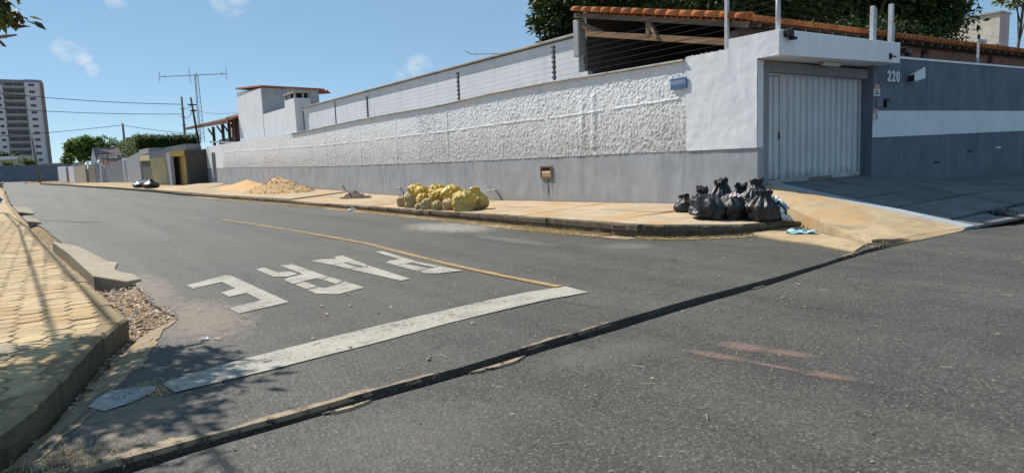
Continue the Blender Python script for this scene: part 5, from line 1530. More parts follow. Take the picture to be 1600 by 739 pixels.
# street lamp at the left edge, arm over the footpath
lamp = empty('street_lamp', (-3.0, 37.5, .15)); tag(lamp, 'slender street lamp arm reaching in at the left edge below the leaves', 'street lamp')
mb = MB(); mb.tube([(0, 0, 0), (.05, -.3, 5.6)], [.14, .10], 10); mb.make('pole', poles_m, lamp, True)
mb = MB(); mb.tube([(.05, -.3, 5.3), (.6, -2.4, 6.0), (1.3, -4.6, 6.35), (2.1, -6.6, 6.42)], .03, 7); mb.make('arm', poles_m, lamp, True)
mb = MB(); mb.tube([(1.7, -5.7, 6.40), (2.0, -6.4, 6.46), (2.6, -7.1, 6.47)], [.03, .075, .03], 8); mb.tube([(1.95, -6.3, 6.5), (1.95, -6.3, 6.66)], .035, 6); mb.make('lamp_head', poles_m, lamp, True)
for i, ps in enumerate((((-1.16, -6), (-1.72, 8), (-2.53, 28), (-2.95, 37.2)), ((-.35, -6), (-1.18, 8), (-2.36, 28), (-2.9, 37.2)))):
    mb = MB(); mb.tube([(ps[0][0], ps[0][1], 6.9), (ps[1][0], ps[1][1], 6.75), (ps[2][0], ps[2][1], 6.6), (ps[3][0], ps[3][1], 5.5)], .026, 6)
    tag(mb.make('service_cable', cab), ('bundled service cable above the left footpath, outer one', 'bundled service cable above the left footpath, inner one')[i], 'cable', 'service cables over the footpath')

# ------------------------------------------------------------------ far cross street: walls, trees, apartment tower
cw_ = empty('cross_wall'); tag(cw_, 'long dark grey wall closing the far end of the street', 'wall')
facade('wall_panel', (3.5, 131.5), (-2.2, 139), .75, (3.45, 3.55), M['grey_dark'], .3, cw_, 1)
facade('wall_panel', (-2.25, 139.05), (-7.2, 148.5), .85, (3.55, 3.75), M['grey_dark'], .3, cw_, 1)
facade('wall_panel', (-7.25, 148.55), (-40, 200), .9, (3.75, 4.5), M['grey_dark'], .3, cw_, 1)
wb = empty('white_building'); tag(wb, 'low cream building with stepped parapet behind the dark cross wall', 'building')
mb = MB(); mb.add([(-26, 176, 1), (-1.0, 160, 1), (-1.0, 160, 5.6), (-4.5, 162, 5.75), (-26, 176, 5.6), (-26, 186, 1), (-1, 172, 1), (-1, 172, 5.6), (-26, 186, 5.6)], [(0, 1, 2, 3, 4), (1, 6, 7, 2), (5, 0, 4, 8), (3, 2, 7, 8, 4)]); mb.make('wall', M['beige'] if False else wall_paint('cream_parapet', (.52, .50, .44), (.3, .28, .24), .3), wb)
mb = MB(); mb.beam((-4.2, 161.5, 5.3), (-25, 175, 5.3), .3, .5); mb.make('parapet_band', M['white'], wb)
mb = MB(); mb.box(-5.9, -4.6, 162.0, 162.4, 3.7, 4.1); mb.make('sign_board', dk, wb)
wb2 = empty('white_building'); tag(wb2, 'pale low wall to the right of the apartment tower foot', 'building')
mb = MB(); mb.prism([(-.6, 158), (6.5, 158), (6.5, 162), (-.6, 162)], .8, 3.95); mb.make('wall', wall_paint('pale_far_wall', (.5, .49, .46), (.3, .3, .3), .3), wb2)
mb = MB(); mb.prism([(-.7, 157.85), (6.6, 157.85), (6.6, 162.1), (-.7, 162.1)], 3.96, 4.1); mb.make('coping', M['coping'], wb2)
tree('street_tree', (8.5, 172, 1), (8.8, 172, 6.4), (6.0, 4.5, 3.9), 6500, .75, M['bright'], 'rounded green tree on the skyline left of the hedge', .35, 8)
tree('street_tree', (3.2, 150, 1), (3.2, 152, 4.4), (1.6, 1.6, 1.3), 700, .5, M['bright'], 'small green tree between the tower foot and the skyline tree', .15, 5)
tree('street_tree', (-10, 200, 1), (-9.5, 200, 6.4), (5, 4, 2.2), 2600, .7, M['mango'], 'dark green trees massed at the foot of the apartment tower', .3, 8)
for x, y, lab in ((-5.2, 152.5, 'yellow-green bush over the dark cross wall, left of two'), (-2.5, 148, 'yellow-green bush over the dark cross wall, right of two')):
    tree('bush', (x, y, 1), (x, y, 3.9), (1.35, 1.1, .9), 700, .38, M['yellowgreen'], lab, .08, 5, 'yellow bushes over the cross wall', cat='bush')
tree('bush', (-5.4, 92, .5), (-5.4, 92, .95), (2.0, 2.0, .75), 800, .32, M['mango'], 'low dark bush at the left edge of the far roadway', .06, 5, None, cat='bush')

ap_ = empty('apartment_tower', (0, 350, 1)); tag(ap_, 'tall grey and white apartment tower with balconies at the far left', 'building')
cgrey = wall_paint('tower_grey_render', (.28, .275, .275), (.2, .2, .2), .3, .08, .1)
cwhite = wall_paint('tower_white_render', (.62, .63, .66), (.45, .45, .45), .2, .05, .1)
cbrown = wall_paint('tower_brown_render', (.25, .205, .19), (.2, .16, .14), .3, .08, .1)
win = simple('dark_window_glass', (.045, .05, .06), .2, .2, spec=.5)
def tb(name, x0, x1, y0, y1, z0, z1, m, par=ap_):
    mb = MB(); mb.box(x0, x1, y0, y1, z0, z1); return mb.make(name, m, par)
tb('core', -30, 2.4, 2, 20, 0, 40.6, cgrey)
tb('end_wall', 1.45, 2.75, .6, 20.05, 0, 40.3, cbrown)
tb('white_strip', -4.0, 1.44, 1.0, 1.99, 0, 40.4, cwhite)
tb('white_strip', -17.6, -11.4, 1.0, 1.99, 0, 39.0, cwhite)
tb('grey_wing', -30, -17.7, .6, 1.99, 0, 40.9, cgrey)
tb('roof_parapet', -30, 2.4, 1.95, 20, 40.61, 41.4, cgrey)
tb('roof_parapet', -4.0, 1.44, .9, 1.94, 40.41, 41.5, simple('tower_blue_cap', (.2, .25, .38), .8))
tb('lift_house', -24, -14.2, 6, 14, 41.41, 46.0, cgrey)
for fl in range(14):
    z = .6+fl*2.86
    tb('window', -2.5, -.55, .88, .998, z+1.0, z+2.0, win)
    for x in (-16.3, -13.6):
        if z < 36.5: tb('window', x, x+1.35, .88, .998, z+1.0, z+2.0, win)
    tb('balcony_slab', -11.3, -4.1, .5, 1.95, z-.12, z+.12, cgrey)
    tb('balcony_rail', -11.3, -4.1, .5, .62, z+.121, z+1.0, wall_paint('tower_balcony', (.33, .32, .32), (.2, .2, .2), .2) if fl == 0 else bpy.data.materials['tower_balcony'])
    tb('balcony_door', -10.6, -7.9, 1.9, 1.995, z+.13, z+2.2, win); tb('balcony_door', -7.3, -4.6, 1.9, 1.995, z+.13, z+2.2, win)
    for x in (-20.2, -23.4, -26.6): tb('window', x, x+1.5, .5, .598, z+1.0, z+2.0, win)

# pale building beyond the bushes at the right
pb = empty('water_tower_block', (66, 24, 0)); tag(pb, 'pale weathered square building rising at the far right behind the trees', 'building')
pl = wall_paint('weathered_pale_render', (.62, .58, .50), (.30, .26, .22), .7, .12, .3)
pk2 = wall_paint('faded_mauve_render', (.44, .38, .40), (.3, .25, .25), .4, .08, .2)
def pbx(name, poly, z0, z1, m):
    mb = MB(); mb.prism(poly, z0, z1); o = mb.make(name, m, pb); o.matrix_parent_inverse = Matrix.Translation((-66, -24, 0)); return o
pbx('shaft', [(65.37, 23.0), (67.25, 23.0), (67.25, 28.0), (65.37, 28.0)], 0, 12.0, pk2)
pbx('weathered_face', [(65.30, 23.02), (65.369, 23.02), (65.369, 28.0), (65.30, 28.0)], 9.6, 11.98, pl)
pbx('roof_cap', [(65.2, 22.9), (67.35, 22.9), (67.35, 28.1), (65.2, 28.1)], 12.01, 12.16, M['coping'])
pbx('ledge', [(65.05, 22.8), (65.36, 22.8), (65.36, 25.5), (65.05, 25.5)], 9.45, 9.58, M['coping'])
tb2 = empty('white_building', (72, 19.5, 0)); tag(tb2, 'low pale flat roofed wall at the right edge behind the shrubs', 'building')
mb = MB(); mb.prism([(0, 0), (.8, -4), (8, -3), (7, 2)], 0, 9.4); mb.make('wall', pk2, tb2)

# ------------------------------------------------------------------ rubbish bags
def plastic(name, c, rough, spec=.5, dusty=None, glow=0):
    k = NT(name, rough, spec)
    nz = k.noise(5, 5, .7, world=False)
    col = k.ramp(nz, [(.3, tuple(x*.7 for x in c)), (.7, tuple(min(1, x*1.3) for x in c))])
    if dusty:
        tc = k.n("ShaderNodeSeparateXYZ"); k.l(k.n("ShaderNodeTexCoord").outputs['Object'], tc.inputs[0])
        h = k.math('ADD', tc.outputs[2], k.math('MULTIPLY', k.math('SUBTRACT', k.noise(3.2, 6, .7, world=False), .5), 2.1))
        f = k.ramp(h, [(.16, 1.0), (.58, 0.0)])
        rnd = k.objrand()
        f = k.math('MULTIPLY', f, k.ramp(rnd, [(0, .55), (1, 1.0)]))
        col = k.mix(f, col, dusty)
    k.color(col)
    k.bump(k.noise(13, 5, .6, (1, 1, .7), world=False), .55, .03)
    if glow:
        tr = k.n("ShaderNodeBsdfTranslucent"); k.l(col, tr.inputs[0]) if hasattr(col, 'links') else None
        mx = k.n("ShaderNodeMixShader"); mx.inputs[0].default_value = glow
        k.l(k.b.outputs[0], mx.inputs[1]); k.l(tr.outputs[0], mx.inputs[2]); k.l(mx.outputs[0], k.t.nodes["Material Output"].inputs[0])
    return k.m
M['blackbag'] = plastic('glossy_black_plastic', (.013, .013, .015), .36, .5)
M['yellowbag'] = plastic('dusty_yellow_plastic', (.60, .42, .10), .5, .3, (.26, .20, .13))
M['yellowtop'] = plastic('lemon_yellow_plastic', (.72, .50, .085), .42, .4, (.30, .22, .09), .3)
M['dustbag'] = plastic('rubble_filled_plastic', (.42, .32, .15), .6, .25, (.25, .20, .135))
M['bluebag'] = plastic('blue_plastic', (.03, .16, .55), .35, .5)
M['greenbag'] = plastic('dark_teal_plastic', (.03, .07, .075), .3, .5)
def bag_mesh(seed, m, h=1.0, w=1.0, neck=.72, lean=(0, 0), tuft=.16, fold=.10, crisp=.6, round_top=False, pinch=.16, nt=40, nz=30):
    r = random.Random(seed)
    off = Vector((seed*3.7, seed*1.9, seed*.7))
    nf = r.randint(9, 13)
    ph = r.uniform(0, 6)
    zs = np.linspace(0, 1, nz)
    vs = []
    for i, t in enumerate(zs):
        # profile: settled base, belly, gathered neck, flared tuft
        if t < neck:
            u = t/neck
            rad = (0.80 + .26*math.sin(math.pi*min(1, u*.95+.06)) ) * (1-max(0, u-.42)**1.6*1.55)
            rad = max(rad, pinch)
            if u < .12: rad *= .80+.20*math.sqrt(u/.12)
        else:
            u = (t-neck)/(1-neck)
            rad = pinch + tuft*math.sin(u*math.pi*.62)
        if round_top:
            rad = .98*max(.0, 1-abs(t-.36)**2.6/ (.64**2.6 if t > .36 else 1.2))**.5
            if t < .12: rad *= .82+.18*math.sqrt(t/.12)
            rad = max(rad, .26 if t > .5 else .02)
        g = min(1.0, max(0, (t-.30*neck)/(neck*.7)))
        for k in range(nt):
            a = 2*math.pi*k/nt
            p = Vector((math.cos(a), math.sin(a), t*1.4))
            big = mnoise.noise(p*1.15+off)*.22
            med = mnoise.noise(p*2.9+off*2)*.13
            sharp = -abs(mnoise.noise(Vector((math.cos(a)*3.2, math.sin(a)*3.2, t*2.4))+off*3))*.20*crisp-abs(mnoise.noise(Vector((math.cos(a)*6.5, math.sin(a)*6.5, t*5.5))+off*5))*.10*crisp
            rd = rad*(1+big*(1-.4*g)+med+sharp*(1.0)+fold*g*math.sin(a*nf+ph+t*3+2*mnoise.noise(p*2+off)))
            z = t*h*(1+.10*mnoise.noise(p*1.7+off*1.3))
            if t < neck: z *= (1-.0)
            x, y = math.cos(a)*rd*w*.5, math.sin(a)*rd*w*.5
            if t >= neck: z += .03*h*math.sin(a*3+ph)*(t-neck)/(1-neck)
            vs.append((x+lean[0]*t*t*h, y+lean[1]*t*t*h, max(0.0, z-.015*h)))
    fs = []
    for i in range(nz-1):
        for k in range(nt):
            a, b_ = i*nt+k, i*nt+(k+1) % nt
            fs.append((a, b_, b_+nt, a+nt))
    fs.append(tuple(range(nt-1, -1, -1)))
    c_ = len(vs)
    tp = vs[(nz-1)*nt:]
    vs.append((sum(p[0] for p in tp)/nt, sum(p[1] for p in tp)/nt, sum(p[2] for p in tp)/nt-.05*h))
    fs += [((nz-1)*nt+k, (nz-1)*nt+(k+1) % nt, c_) for k in range(nt)]
    me = bpy.data.meshes.new('bag'); me.from_pydata(vs, [], fs); me.materials.append(m)
    me.polygons.foreach_set("use_smooth", [True]*len(fs)); me.update()
    return me
_bs = [100]
def bag(name, loc, h, w, m, lab, group, cat='rubbish bag', rot=None, tilt=(0, 0), sub=False, **kw):
    _bs[0] += 1
    me = bag_mesh(_bs[0], m, 1.0, 1.0, **kw)
    o = link_mesh(name, me, None, loc, (tilt[0], tilt[1], random.uniform(0, 6.28) if rot is None else rot), (w, w*random.uniform(.88, 1.05), h))
    return tag(o, lab, cat, group)
def sw(x, y): return walk_z(x, y) + (.02 if y < 9.8 else 0)
GY = 'yellow rubble bags heaped on the pavement'
# (px-free) positions in metres along the kerb
YB = [  # x, y, height above pavement, h, w, label
 (9.22, 19.4, 0, .36, .30, 'small yellow bag at the left end of the yellow heap, alone at the kerb'),
 (9.10, 18.6, 0, .44, .34, 'greyish dusty yellow bag second from the left along the kerb'),
 (9.76, 19.9, 0, .45, .42, 'yellow bag tucked behind the left end of the heap'),
 (9.66, 19.27, .40, .32, .46, 'topmost tan yellow bag on the left of the heap'),
 (8.98, 17.7, 0, .18, .32, 'flattest grey bag at the kerb, front of the heap'),
 (9.45, 18.5, .04, .40, .40, 'dusty bag resting above the flattest grey one'),
 (9.05, 17.35, 0, .32, .32, 'round tan bag at the kerb in the middle of the heap'),
 (9.70, 18.90, .27, .40, .46, 'bright yellow bag on top, left of the long pale one'),
 (9.82, 18.25, .27, .43, .56, 'long pale yellow bag lying on top near the middle'),
 (9.50, 17.80, .14, .36, .38, 'yellow bag slumped over the middle of the heap front'),
 (9.02, 16.70, 0, .27, .31, 'squarish dirty bag at the kerb, mostly grey rubble'),
 (9.58, 17.45, .24, .34, .42, 'tan yellow bag with dark hollow above the squarish one'),
 (9.16, 16.30, 0, .33, .36, 'greenish grey bag at the kerb left of the biggest bag'),
 (9.72, 17.0, .20, .48, .58, 'big bright yellow bag on top at the right of the heap'),
 (9.22, 15.60, 0, .54, .58, 'biggest yellow bag at the kerb near the right end of the heap'),
 (9.78, 15.75, 0, .60, .56, 'tall yellow bag at the right end of the heap, behind the biggest'),
 (9.95, 17.2, 0, .42, .6, 'yellow bag low at the back of the heap against the wall side'),
 (9.95, 18.3, 0, .42, .6, 'yellow bag low at the back of the heap nearer the left end')]
for iy, (x, y, dz, h, w, lab) in enumerate(YB):
    low = dz == 0 and h < .6
    bag('yellow_rubble_bag', (x, y, sw(x, y)+dz-.012), h*1.02, w*1.16, (M['dustbag'] if h < .46 else M['yellowbag']) if dz == 0 else M['yellowtop'], lab, GY, tilt=(random.uniform(-.12, .12), random.uniform(-.12, .12)) if dz == 0 else (random.uniform(-.35, .35), random.uniform(-.35, .35)),
        round_top=iy not in (15,), pinch=.40, neck=.90, tuft=.05, crisp=1.2, fold=.16, nt=44, nz=30)
GB = 'black rubbish bags on the corner'
BB = [  # x, y, z, h, w, tilt, kind of top, label
 (11.15, 9.55, .255, .38, .42, .1, -.2, 'ruff', 'leftmost shiny black bag of the corner pile'),
 (11.45, 9.48, .27, .52, .42, -.15, .2, 'ruff', 'black bag behind the leftmost one, its knot up'),
 (10.42, 8.42, .235, .46, .74, .10, .25, 'round', 'big smooth slumped black bag at the front of the pile'),
 (11.62, 8.98, .28, .66, .50, 0, .04, 'ruff', 'tallest upright dusty black bag at the back of the pile'),
 (10.75, 8.02, .22, .44, .44, -.2, .2, 'round', 'split black bag with pinkish paper on top, mid pile'),
 (11.15, 8.35, .24, .46, .52, .2, -.2, 'round', 'dark bag deep in the middle of the pile'),
 (11.50, 8.42, .25, .62, .40, .1, 0, 'ruff', 'black bag with crumpled shiny top just right of the tallest'),
 (11.95, 8.42, .33, .60, .46, -.1, .1, 'ruff', 'black bag with ruffled knot highest on the right, by the gate wall'),
 (11.50, 8.10, .22, .56, .58, .2, .2, 'round', 'wide glossy black bag behind the torn one'),
 (10.90, 7.52, .185, .58, .52, .04, -.1, 'ruff', 'torn black bag with a faded brown side, front right of the pile'),
 (11.20, 7.52, .18, .40, .50, .25, .2, 'round', 'low burst black bag spilling papers beside the ramp'),
 (11.00, 7.86, .2, .40, .46, .1, .2, 'round', 'small dark bag wedged behind the torn one')]
for (x, y, z, h, w, tx, ty, kd, lab) in BB:
    bag('black_rubbish_bag', (x, y, z), h, w*1.12, M['blackbag'], lab, GB, tilt=(tx, ty), neck=.90 if kd == 'ruff' else .95, round_top=kd == 'round', pinch=.46, fold=.13, tuft=.07, crisp=1.2 if kd == 'ruff' else .8, nt=60, nz=44)
# spilled papers
def crumple(name, loc, size, m, lab, cat='litter', n=9, amp=.35, flat_=1.0, rot=0, group=None):
    s = random.uniform(0, 90)
    vs, fs = [], []
    for i in range(n):
        for j in range(n):
            u, v_ = i/(n-1)-.5, j/(n-1)-.5
            p = Vector((u*4+s, v_*4, s*.3))
            q = mnoise.noise_vector(p)*.22
            h = (mnoise.noise(p*1.3)+.6)*amp*(1-.9*max(abs(u), abs(v_))*1.2)
            vs.append(((u+q.x*.6)*size[0], (v_+q.y*.6)*size[1], max(.004, (h+q.z*amp)*size[0]*flat_)))
    for i in range(n-1):
        for j in range(n-1):
            a = i*n+j
            fs += [(a, a+n, a+n+1), (a, a+n+1, a+1)]
    o = obj(name, vs, fs, m, None, False, loc); o.rotation_euler = (0, 0, rot)
    return tag(o, lab, cat, group)
paper = simple('white_paper', (.72, .72, .72), .8, .06); paperp = simple('pinkish_paper', (.62, .50, .50), .8, .2, 9); clothb = simple('pale_turquoise_sheet', (.42, .66, .70), .6, .2, 9)
teal = simple('teal_plastic_film', (.03, .30, .34), .4, .2); lav = simple('lavender_plastic', (.36, .36, .55), .5, .3, 8)
crumple('crumpled_paper', (10.82, 8.06, .62), (.26, .22), paperp, 'pinkish white paper in the mouth of the split black bag', amp=.5)
crumple('crumpled_paper', (11.12, 7.45, .53), (.30, .26), paper, 'white paper sheet on top of the burst bag by the ramp', amp=.5, rot=.6)
crumple('crumpled_paper', (11.36, 7.48, .46), (.24, .22), paper, 'second white paper at the right edge of the pile', amp=.6, rot=2)
crumple('crumpled_paper', (11.02, 7.30, .36), (.24, .2), paper, 'grey white scrap on the side of the burst bag', amp=.6, rot=1)
crumple('crumpled_paper', (11.22, 7.30, .185), (.30, .26), paper, 'crumpled white wad on the slab below the burst bag', amp=.75, rot=.3)
crumple('plastic_scrap', (11.06, 7.6, .60), (.22, .14), teal, 'teal plastic scrap on top of the torn bag', amp=.4)
crumple('plastic_scrap', (11.30, 7.40, .36), (.26, .22), lav, 'lavender plastic scrap among the spilled papers', amp=.7)
crumple('plastic_sheet', (10.72, 6.62, .045), (.46, .26), clothb, 'pale turquoise plastic sheet lying on the apron below the kerb', amp=.22, rot=-.7)
crumple('black_rag', (15.45, 5.25, ramp_z(15.4, 5.25)+.005), (.50, .26), M['blackbag'], 'black crumpled rag lying on the shaded driveway slabs', amp=.3, rot=-.3)
# far bags and the bag by the left kerb
bag('tied_bag', (6.55, 65.2, zg(65)+.17), .62, 1.25, M['greenbag'], 'dark teal rubbish bag lying far down the right kerb', 'far bags', neck=.85, nt=24, nz=18)
bag('tied_bag', (7.0, 62.0, zg(62)+.17), .72, 1.25, M['blackbag'], 'black rubbish bag beside the teal one far down the kerb', 'far bags', neck=.85, nt=24, nz=18)
crumple('crumpled_paper', (6.75, 63.8, zg(64)+.62), (.6, .4), paper, 'white scrap between the two far bags', amp=.4)
bag('tied_bag', (-2.62, 47.0, .15), .62, .95, M['bluebag'], 'bright blue bag on the left footpath', None, neck=.9, nt=24, nz=18)
crumple('crumpled_paper', (-2.7, 48.0, .6), (.6, .5), paper, 'white crumpled bag on top of the blue one', amp=.7)
crumple('crumpled_paper', (8.45, 21.8, -.02), (.3, .22), paper, 'small white scrap in the gutter left of the yellow heap', amp=.4)

# ------------------------------------------------------------------ heaps
def heap(name, cx, cy, rx, ry, h, m, lab, cat, grains=0, gm=None, seed=0, rot=0.0, zb=None, pw=1.25):
    n = 34
    vs, fs = [], []
    for i in range(n):
        for j in range(n):
            u, v_ = (i/(n-1)-.5)*2.3, (j/(n-1)-.5)*2.3
            d = math.hypot(u, v_)
            wob = 1+.28*mnoise.noise(Vector((u*1.3+seed, v_*1.3, 0)))
            z = h*max(0, 1-(d/wob))**pw*(1+.2*mnoise.noise(Vector((u*3, v_*3+seed, 1))))+.05*h*mnoise.noise(Vector((u*9, v_*9, seed)))*max(0, 1.1-d)
            x = u*rx*math.cos(rot)-v_*ry*math.sin(rot); y = u*rx*math.sin(rot)+v_*ry*math.cos(rot)
            zz = (walk_z(cx+x, cy+y) if zb is None else zb)
            vs.append((cx+x, cy+y, zz+z-.012 if z > .012 else zz-.02))
    for i in range(n-1):
        for j in range(n-1):
            a = i*n+j; fs.append((a, a+n, a+n+1, a+1))
    e = empty(name, (0, 0, 0)); tag(e, lab, cat)
    obj('heap_body', vs, fs, m, e, True)
    if grains:
        mb = MB()
        for _ in range(grains):
            p = random.choice(vs)
            if p[2]-(walk_z(p[0], p[1]) if zb is None else zb) < -.015 and random.random() < .8: continue
            s = random.uniform(.012, .04)
            c_ = Vector(p)+Vector((random.uniform(-.08, .08), random.uniform(-.08, .08), s*.3))
            q = [c_+Vector((random.gauss(0, s), random.gauss(0, s), random.gauss(0, s)*.7)) for _ in range(5)]
            mb.add(q, [(0, 1, 2), (0, 2, 3), (0, 3, 1), (1, 4, 2), (2, 4, 3), (3, 4, 1)])
        tag(mb.make('loose_stones', gm or m, e), kind='stuff')
    return e
heap('sand_heap', 11.1, 47.5, 2.0, 4.2, .66, M['sand'], 'smooth ochre sand heap against the wall, farther of two', 'sand heap', seed=3)
heap('gravel_heap', 10.5, 37.6, 1.6, 3.2, .96, M['gravel'], 'coarse tan gravel heap with dark patches in front of the sand', 'gravel heap', 1300, simple('gravel_stone', (.42, .30, .17), .9, .6, 30), seed=8, pw=1.05)
heap('rubble_heap', 10.9, 27.6, .6, 1.15, .34, M['debris'], 'low dark heap of burnt debris on the pavement', 'debris heap', 300, M['debris'], seed=15)

# ------------------------------------------------------------------ dry grass, leaves, chips
def blades(name, pts, m, h=(.05, .14), w=.007, flop=.8, parent=None):
    vs, fs = [], []
    for (x, y, z) in pts:
        a = random.uniform(0, 6.28); L = random.uniform(*h); f_ = random.uniform(.1, flop)
        d = Vector((math.cos(a), math.sin(a), 0)); s = Vector((-d.y, d.x, 0))*w
        p0 = Vector((x, y, z)); p1 = p0+d*L*f_*.5+Vector((0, 0, L*(1-.4*f_))); p2 = p0+d*L*f_*1.2+Vector((0, 0, L*(1-.75*f_)))
        b = len(vs); vs += [p0-s, p0+s, p1+s*.7, p1-s*.7, p2]; fs += [(b, b+1, b+2, b+3), (b+3, b+2, b+4)]
    return tag(obj(name, vs, fs, m, parent), kind='stuff')
straw = leafmat('dry_straw', (.38, .27, .13), (.50, .37, .20), (.58, .46, .28), .2, (1.1, 1.0, .8)); greeng = leafmat('tough_green_weed', (.10, .12, .03), (.20, .19, .06), (.34, .28, .10))
pts = []
for _ in range(16000):
    y = 9.3+29*random.random()**1.7
    dens = float(fbm(np.array(y*.9), np.array(3.3), 3, 5))
    if random.random() > dens*1.7: continue
    wv = .10+.22*float(vnoise(np.array(y*.8), np.array(1.1), 8))
    pts.append((kR(y)-abs(random.gauss(0, wv)), y, road_z(kR(y), y)-.002))
cpts = corner[::-1]
for _ in range(3800):
    t = random.random()*(len(corner)-1); i = int(t); a, b_ = corner[i], corner[i+1]; q = t-i
    if i < 2 and random.random() < .7: continue
    o_ = abs(random.gauss(0, .10))
    x, y = a[0]+(b_[0]-a[0])*q, a[1]+(b_[1]-a[1])*q
    d = Vector((b_[0]-a[0], b_[1]-a[1], 0)).normalized()
    pts.append((x+d.y*-o_, y+d.x*o_ if False else y-abs(d.x)*o_, road_z(x, y)-.002))
blades('dry_grass', pts, straw, (.025, .075), .004, 1.0)
# thin layer of straw dust on which the grass lies
k = NT('straw_dust', .95, .1)
k.color(k.ramp(k.noise(30, 4, .7), [(.3, (.38, .28, .15)), (.7, (.52, .40, .24))]))
k.l(k.ramp(k.noise(3.0, 6, .75), [(.36, 0), (.52, .95)]), k.b.inputs['Alpha'])
yy = np.concatenate([np.linspace(8.6, 12, 12), np.linspace(12.5, 44, 24)])
vs, fs = [], []
for y in yy:
    w_ = .22+.25*float(vnoise(np.array(y*.7), np.array(2.0), 8))
    vs += [(kR(y)+.02, y, road_z(kR(y), y)+.012), (kR(y)-w_*.55, y, road_z(kR(y), y)+.012), (kR(y)-w_, y, road_z(kR(y), y)+.011)]
fs = [(i*3+q, (i+1)*3+q, (i+1)*3+q+1, i*3+q+1)[::-1] for i in range(len(yy)-1) for q in range(2)]
for i in range(len(corner)-1):
    a, b_ = corner[i], corner[i+1]; n_ = len(vs)
    vs += [(a[0], a[1]+.05, .015), (b_[0], b_[1]+.05, .015), (b_[0]-.10, b_[1]-.22, .013), (a[0]-.06, a[1]-.22, .013)]
    if i >= 2: fs.append((n_, n_+1, n_+2, n_+3))
tag(obj('straw_dust', vs, fs, k.m), kind='stuff')
# tufts in the cracks: dark patch at the ramp toe, kerb, stop line end
tuft = []
def tf(cx, cy, cz_, n, s):
    for _ in range(n): tuft.append((random.gauss(cx, s), random.gauss(cy, s*.7), cz_))
for (x, y, z, n, s) in ((11.1, 5.02, .01, 90, .14), (10.5, 5.15, .02, 60, .15), (10.0, 5.15, .02, 70, .2), (.50, 5.05, .0, 90, .05), (.42, 5.28, .0, 60, .05), (8.66, 10.6, -.01, 60, .03), (8.68, 11.9, -.01, 60, .03), (8.68, 15.9, -.02, 50, .04)): tf(x, y, z, n, s)
weeds = []
for _ in range(900):
    y = random.uniform(7.6, 11.2); t = random.random()
    if random.random() > .25+1.1*abs(float(vnoise(np.array(y*2.2), np.array(t*3), 12))-.1): continue
    weeds.append((kL(y)+.04+(aL(y)-kL(y))*(.3+.75*t), y, -.07+.06*t))
for _ in range(700):
    y = random.uniform(16.8, 23.5); weeds.append((kL(y)+random.uniform(.05, .45), y, -.03))
for _ in range(260): tuft.append((random.gauss(-.05, .14), random.gauss(4.15, .10), 0))
blades('dry_tufts', tuft, straw, (.02, .055), .0026, 1.0)
blades('gutter_weeds', weeds, greeng, (.015, .04), .0028, 1.0)
# soil bed in the left gutter
vs, fs = [], []
ygl = np.linspace(3.6, 26, 60)
for y in ygl:
    a, b_ = kL(y)-.02, aL(y)+.06
    for q in range(5):
        t = q/4
        vs.append((a+(b_-a)*t, y, -.095+.075*t*t*(1 if y > 7.4 else .25)+.03*(float(fbm(np.array(y*2.5), np.array(t*2+1), 3, 14))-.5)))
fs = [(i*5+q, i*5+q+1, (i+1)*5+q+1, (i+1)*5+q) for i in range(len(ygl)-1) for q in range(4)]
tag(obj('gutter_soil', vs, fs, M['soil']), kind='structure')
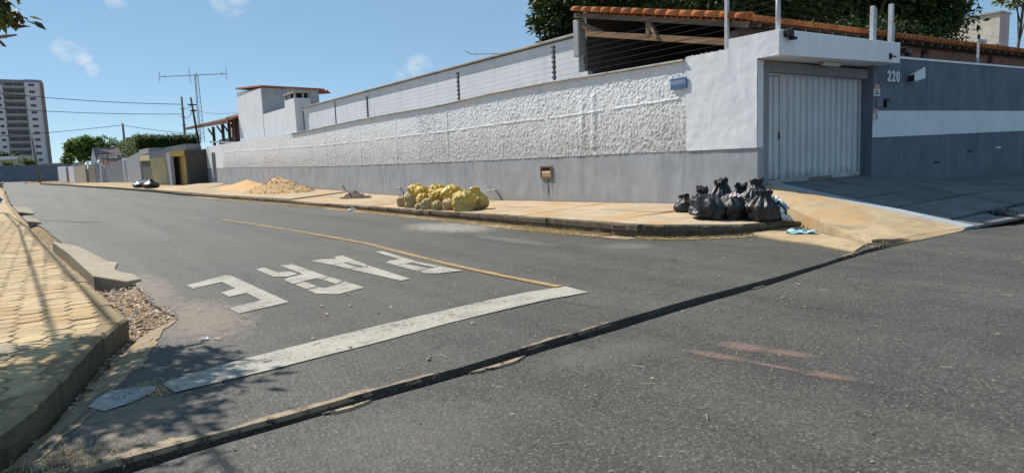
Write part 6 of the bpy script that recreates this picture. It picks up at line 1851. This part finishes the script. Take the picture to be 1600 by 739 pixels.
# fallen leaves and chips in the gutter
lm_ = leafmat('fallen_dry_leaf', (.30, .19, .13), (.46, .33, .25), (.62, .52, .45), .1, (1, .9, .8))
Lp, Ln = [], []
def lz(x, y): 
    t = min(1, max(0, (x-kL(y))/max(.05, aL(y)-kL(y))))
    return -.075+.065*t*t*(1 if y > 7.4 else .3)
for _ in range(620):
    y = 7.1+4.0*random.random()**1.5; x = kL(y)+.06+(aL(y)-kL(y))*random.random(); Lp.append((x, y, lz(x, y)+.01))
for _ in range(150):
    y = random.uniform(4.3, 7.2); x = kL(y)+random.uniform(.03, .16); Lp.append((x, y, lz(x, y)+.02))
for _ in range(26):
    Lp.append((random.uniform(.7, 3.5), random.uniform(4.3, 8.5), .012))
V, F = [], []
for (x, y, z) in Lp:
    a = random.uniform(0, 6.28); L = random.uniform(.03, .085); w_ = L*random.uniform(.35, .6)
    c_, s_ = math.cos(a), math.sin(a); b = len(V)
    P5 = [(-L*.5, 0, 0), (0, w_*.5, random.uniform(.0, .02)), (L*.5, 0, random.uniform(0, .015)), (0, -w_*.5, random.uniform(0, .02)), (0, 0, random.uniform(.004, .022))]
    V += [(x+p*c_-q*s_, y+p*s_+q*c_, z+r_) for p, q, r_ in P5]
    F += [(b, b+3, b+4), (b+3, b+2, b+4), (b+2, b+1, b+4), (b+1, b, b+4)]
tag(obj('fallen_leaves', V, F, lm_), kind='stuff')
chips = MB()
for _ in range(95):
    y = 4.5+6.0*random.random(); x = kL(y)+random.uniform(.05, .22 if y < 7.2 else .45); z = lz(x, y)+.01
    s = random.uniform(.015, .05)
    q = [(x+random.gauss(0, s), y+random.gauss(0, s), z+abs(random.gauss(0, s*.5))) for _ in range(5)]
    chips.add(q, [(0, 1, 2), (0, 2, 3), (0, 3, 1), (1, 4, 2), (2, 4, 3), (3, 4, 1)])
tag(chips.make('concrete_chips', M['pad']), kind='stuff')
# loose grit and straw scattered on the asphalt
gr = MB()
for _ in range(480):
    x, y = random.uniform(.5, 12), random.uniform(.2, 9)
    if cS(x)-.05 < y < cN(x)+.05: continue
    s = random.uniform(.004, .012); z = road_z(x, y)+.006 if y > 4.2 else .001
    a = random.uniform(0, 6.28)
    if random.random() < .35:
        L = random.uniform(.02, .06); d = Vector((math.cos(a), math.sin(a), 0))*L; n_ = Vector((-d.y, d.x, 0)).normalized()*.0022; c_ = Vector((x, y, z+.004))
        gr.add([c_-d-n_, c_+d-n_, c_+d+n_+Vector((0, 0, .006)), c_-d+n_], [(0, 1, 2, 3)])
    else:
        q = [(x+random.gauss(0, s), y+random.gauss(0, s), z+abs(random.gauss(0, s*.6))) for _ in range(5)]
        gr.add(q, [(0, 1, 2), (0, 2, 3), (0, 3, 1), (1, 4, 2), (2, 4, 3), (3, 4, 1)])
tag(gr.make('loose_grit', simple('pale_grit', (.36, .30, .22), .9, .4, 60)), kind='stuff')
for (x, y, s, c_, lab) in ((1.02, 6.38, .07, paper, 'small pale scrap alone on the asphalt left of the stop line'), ):
    crumple('paper_scrap', (x, y, .01), (s, s*.7), c_, lab, amp=.4, n=5)
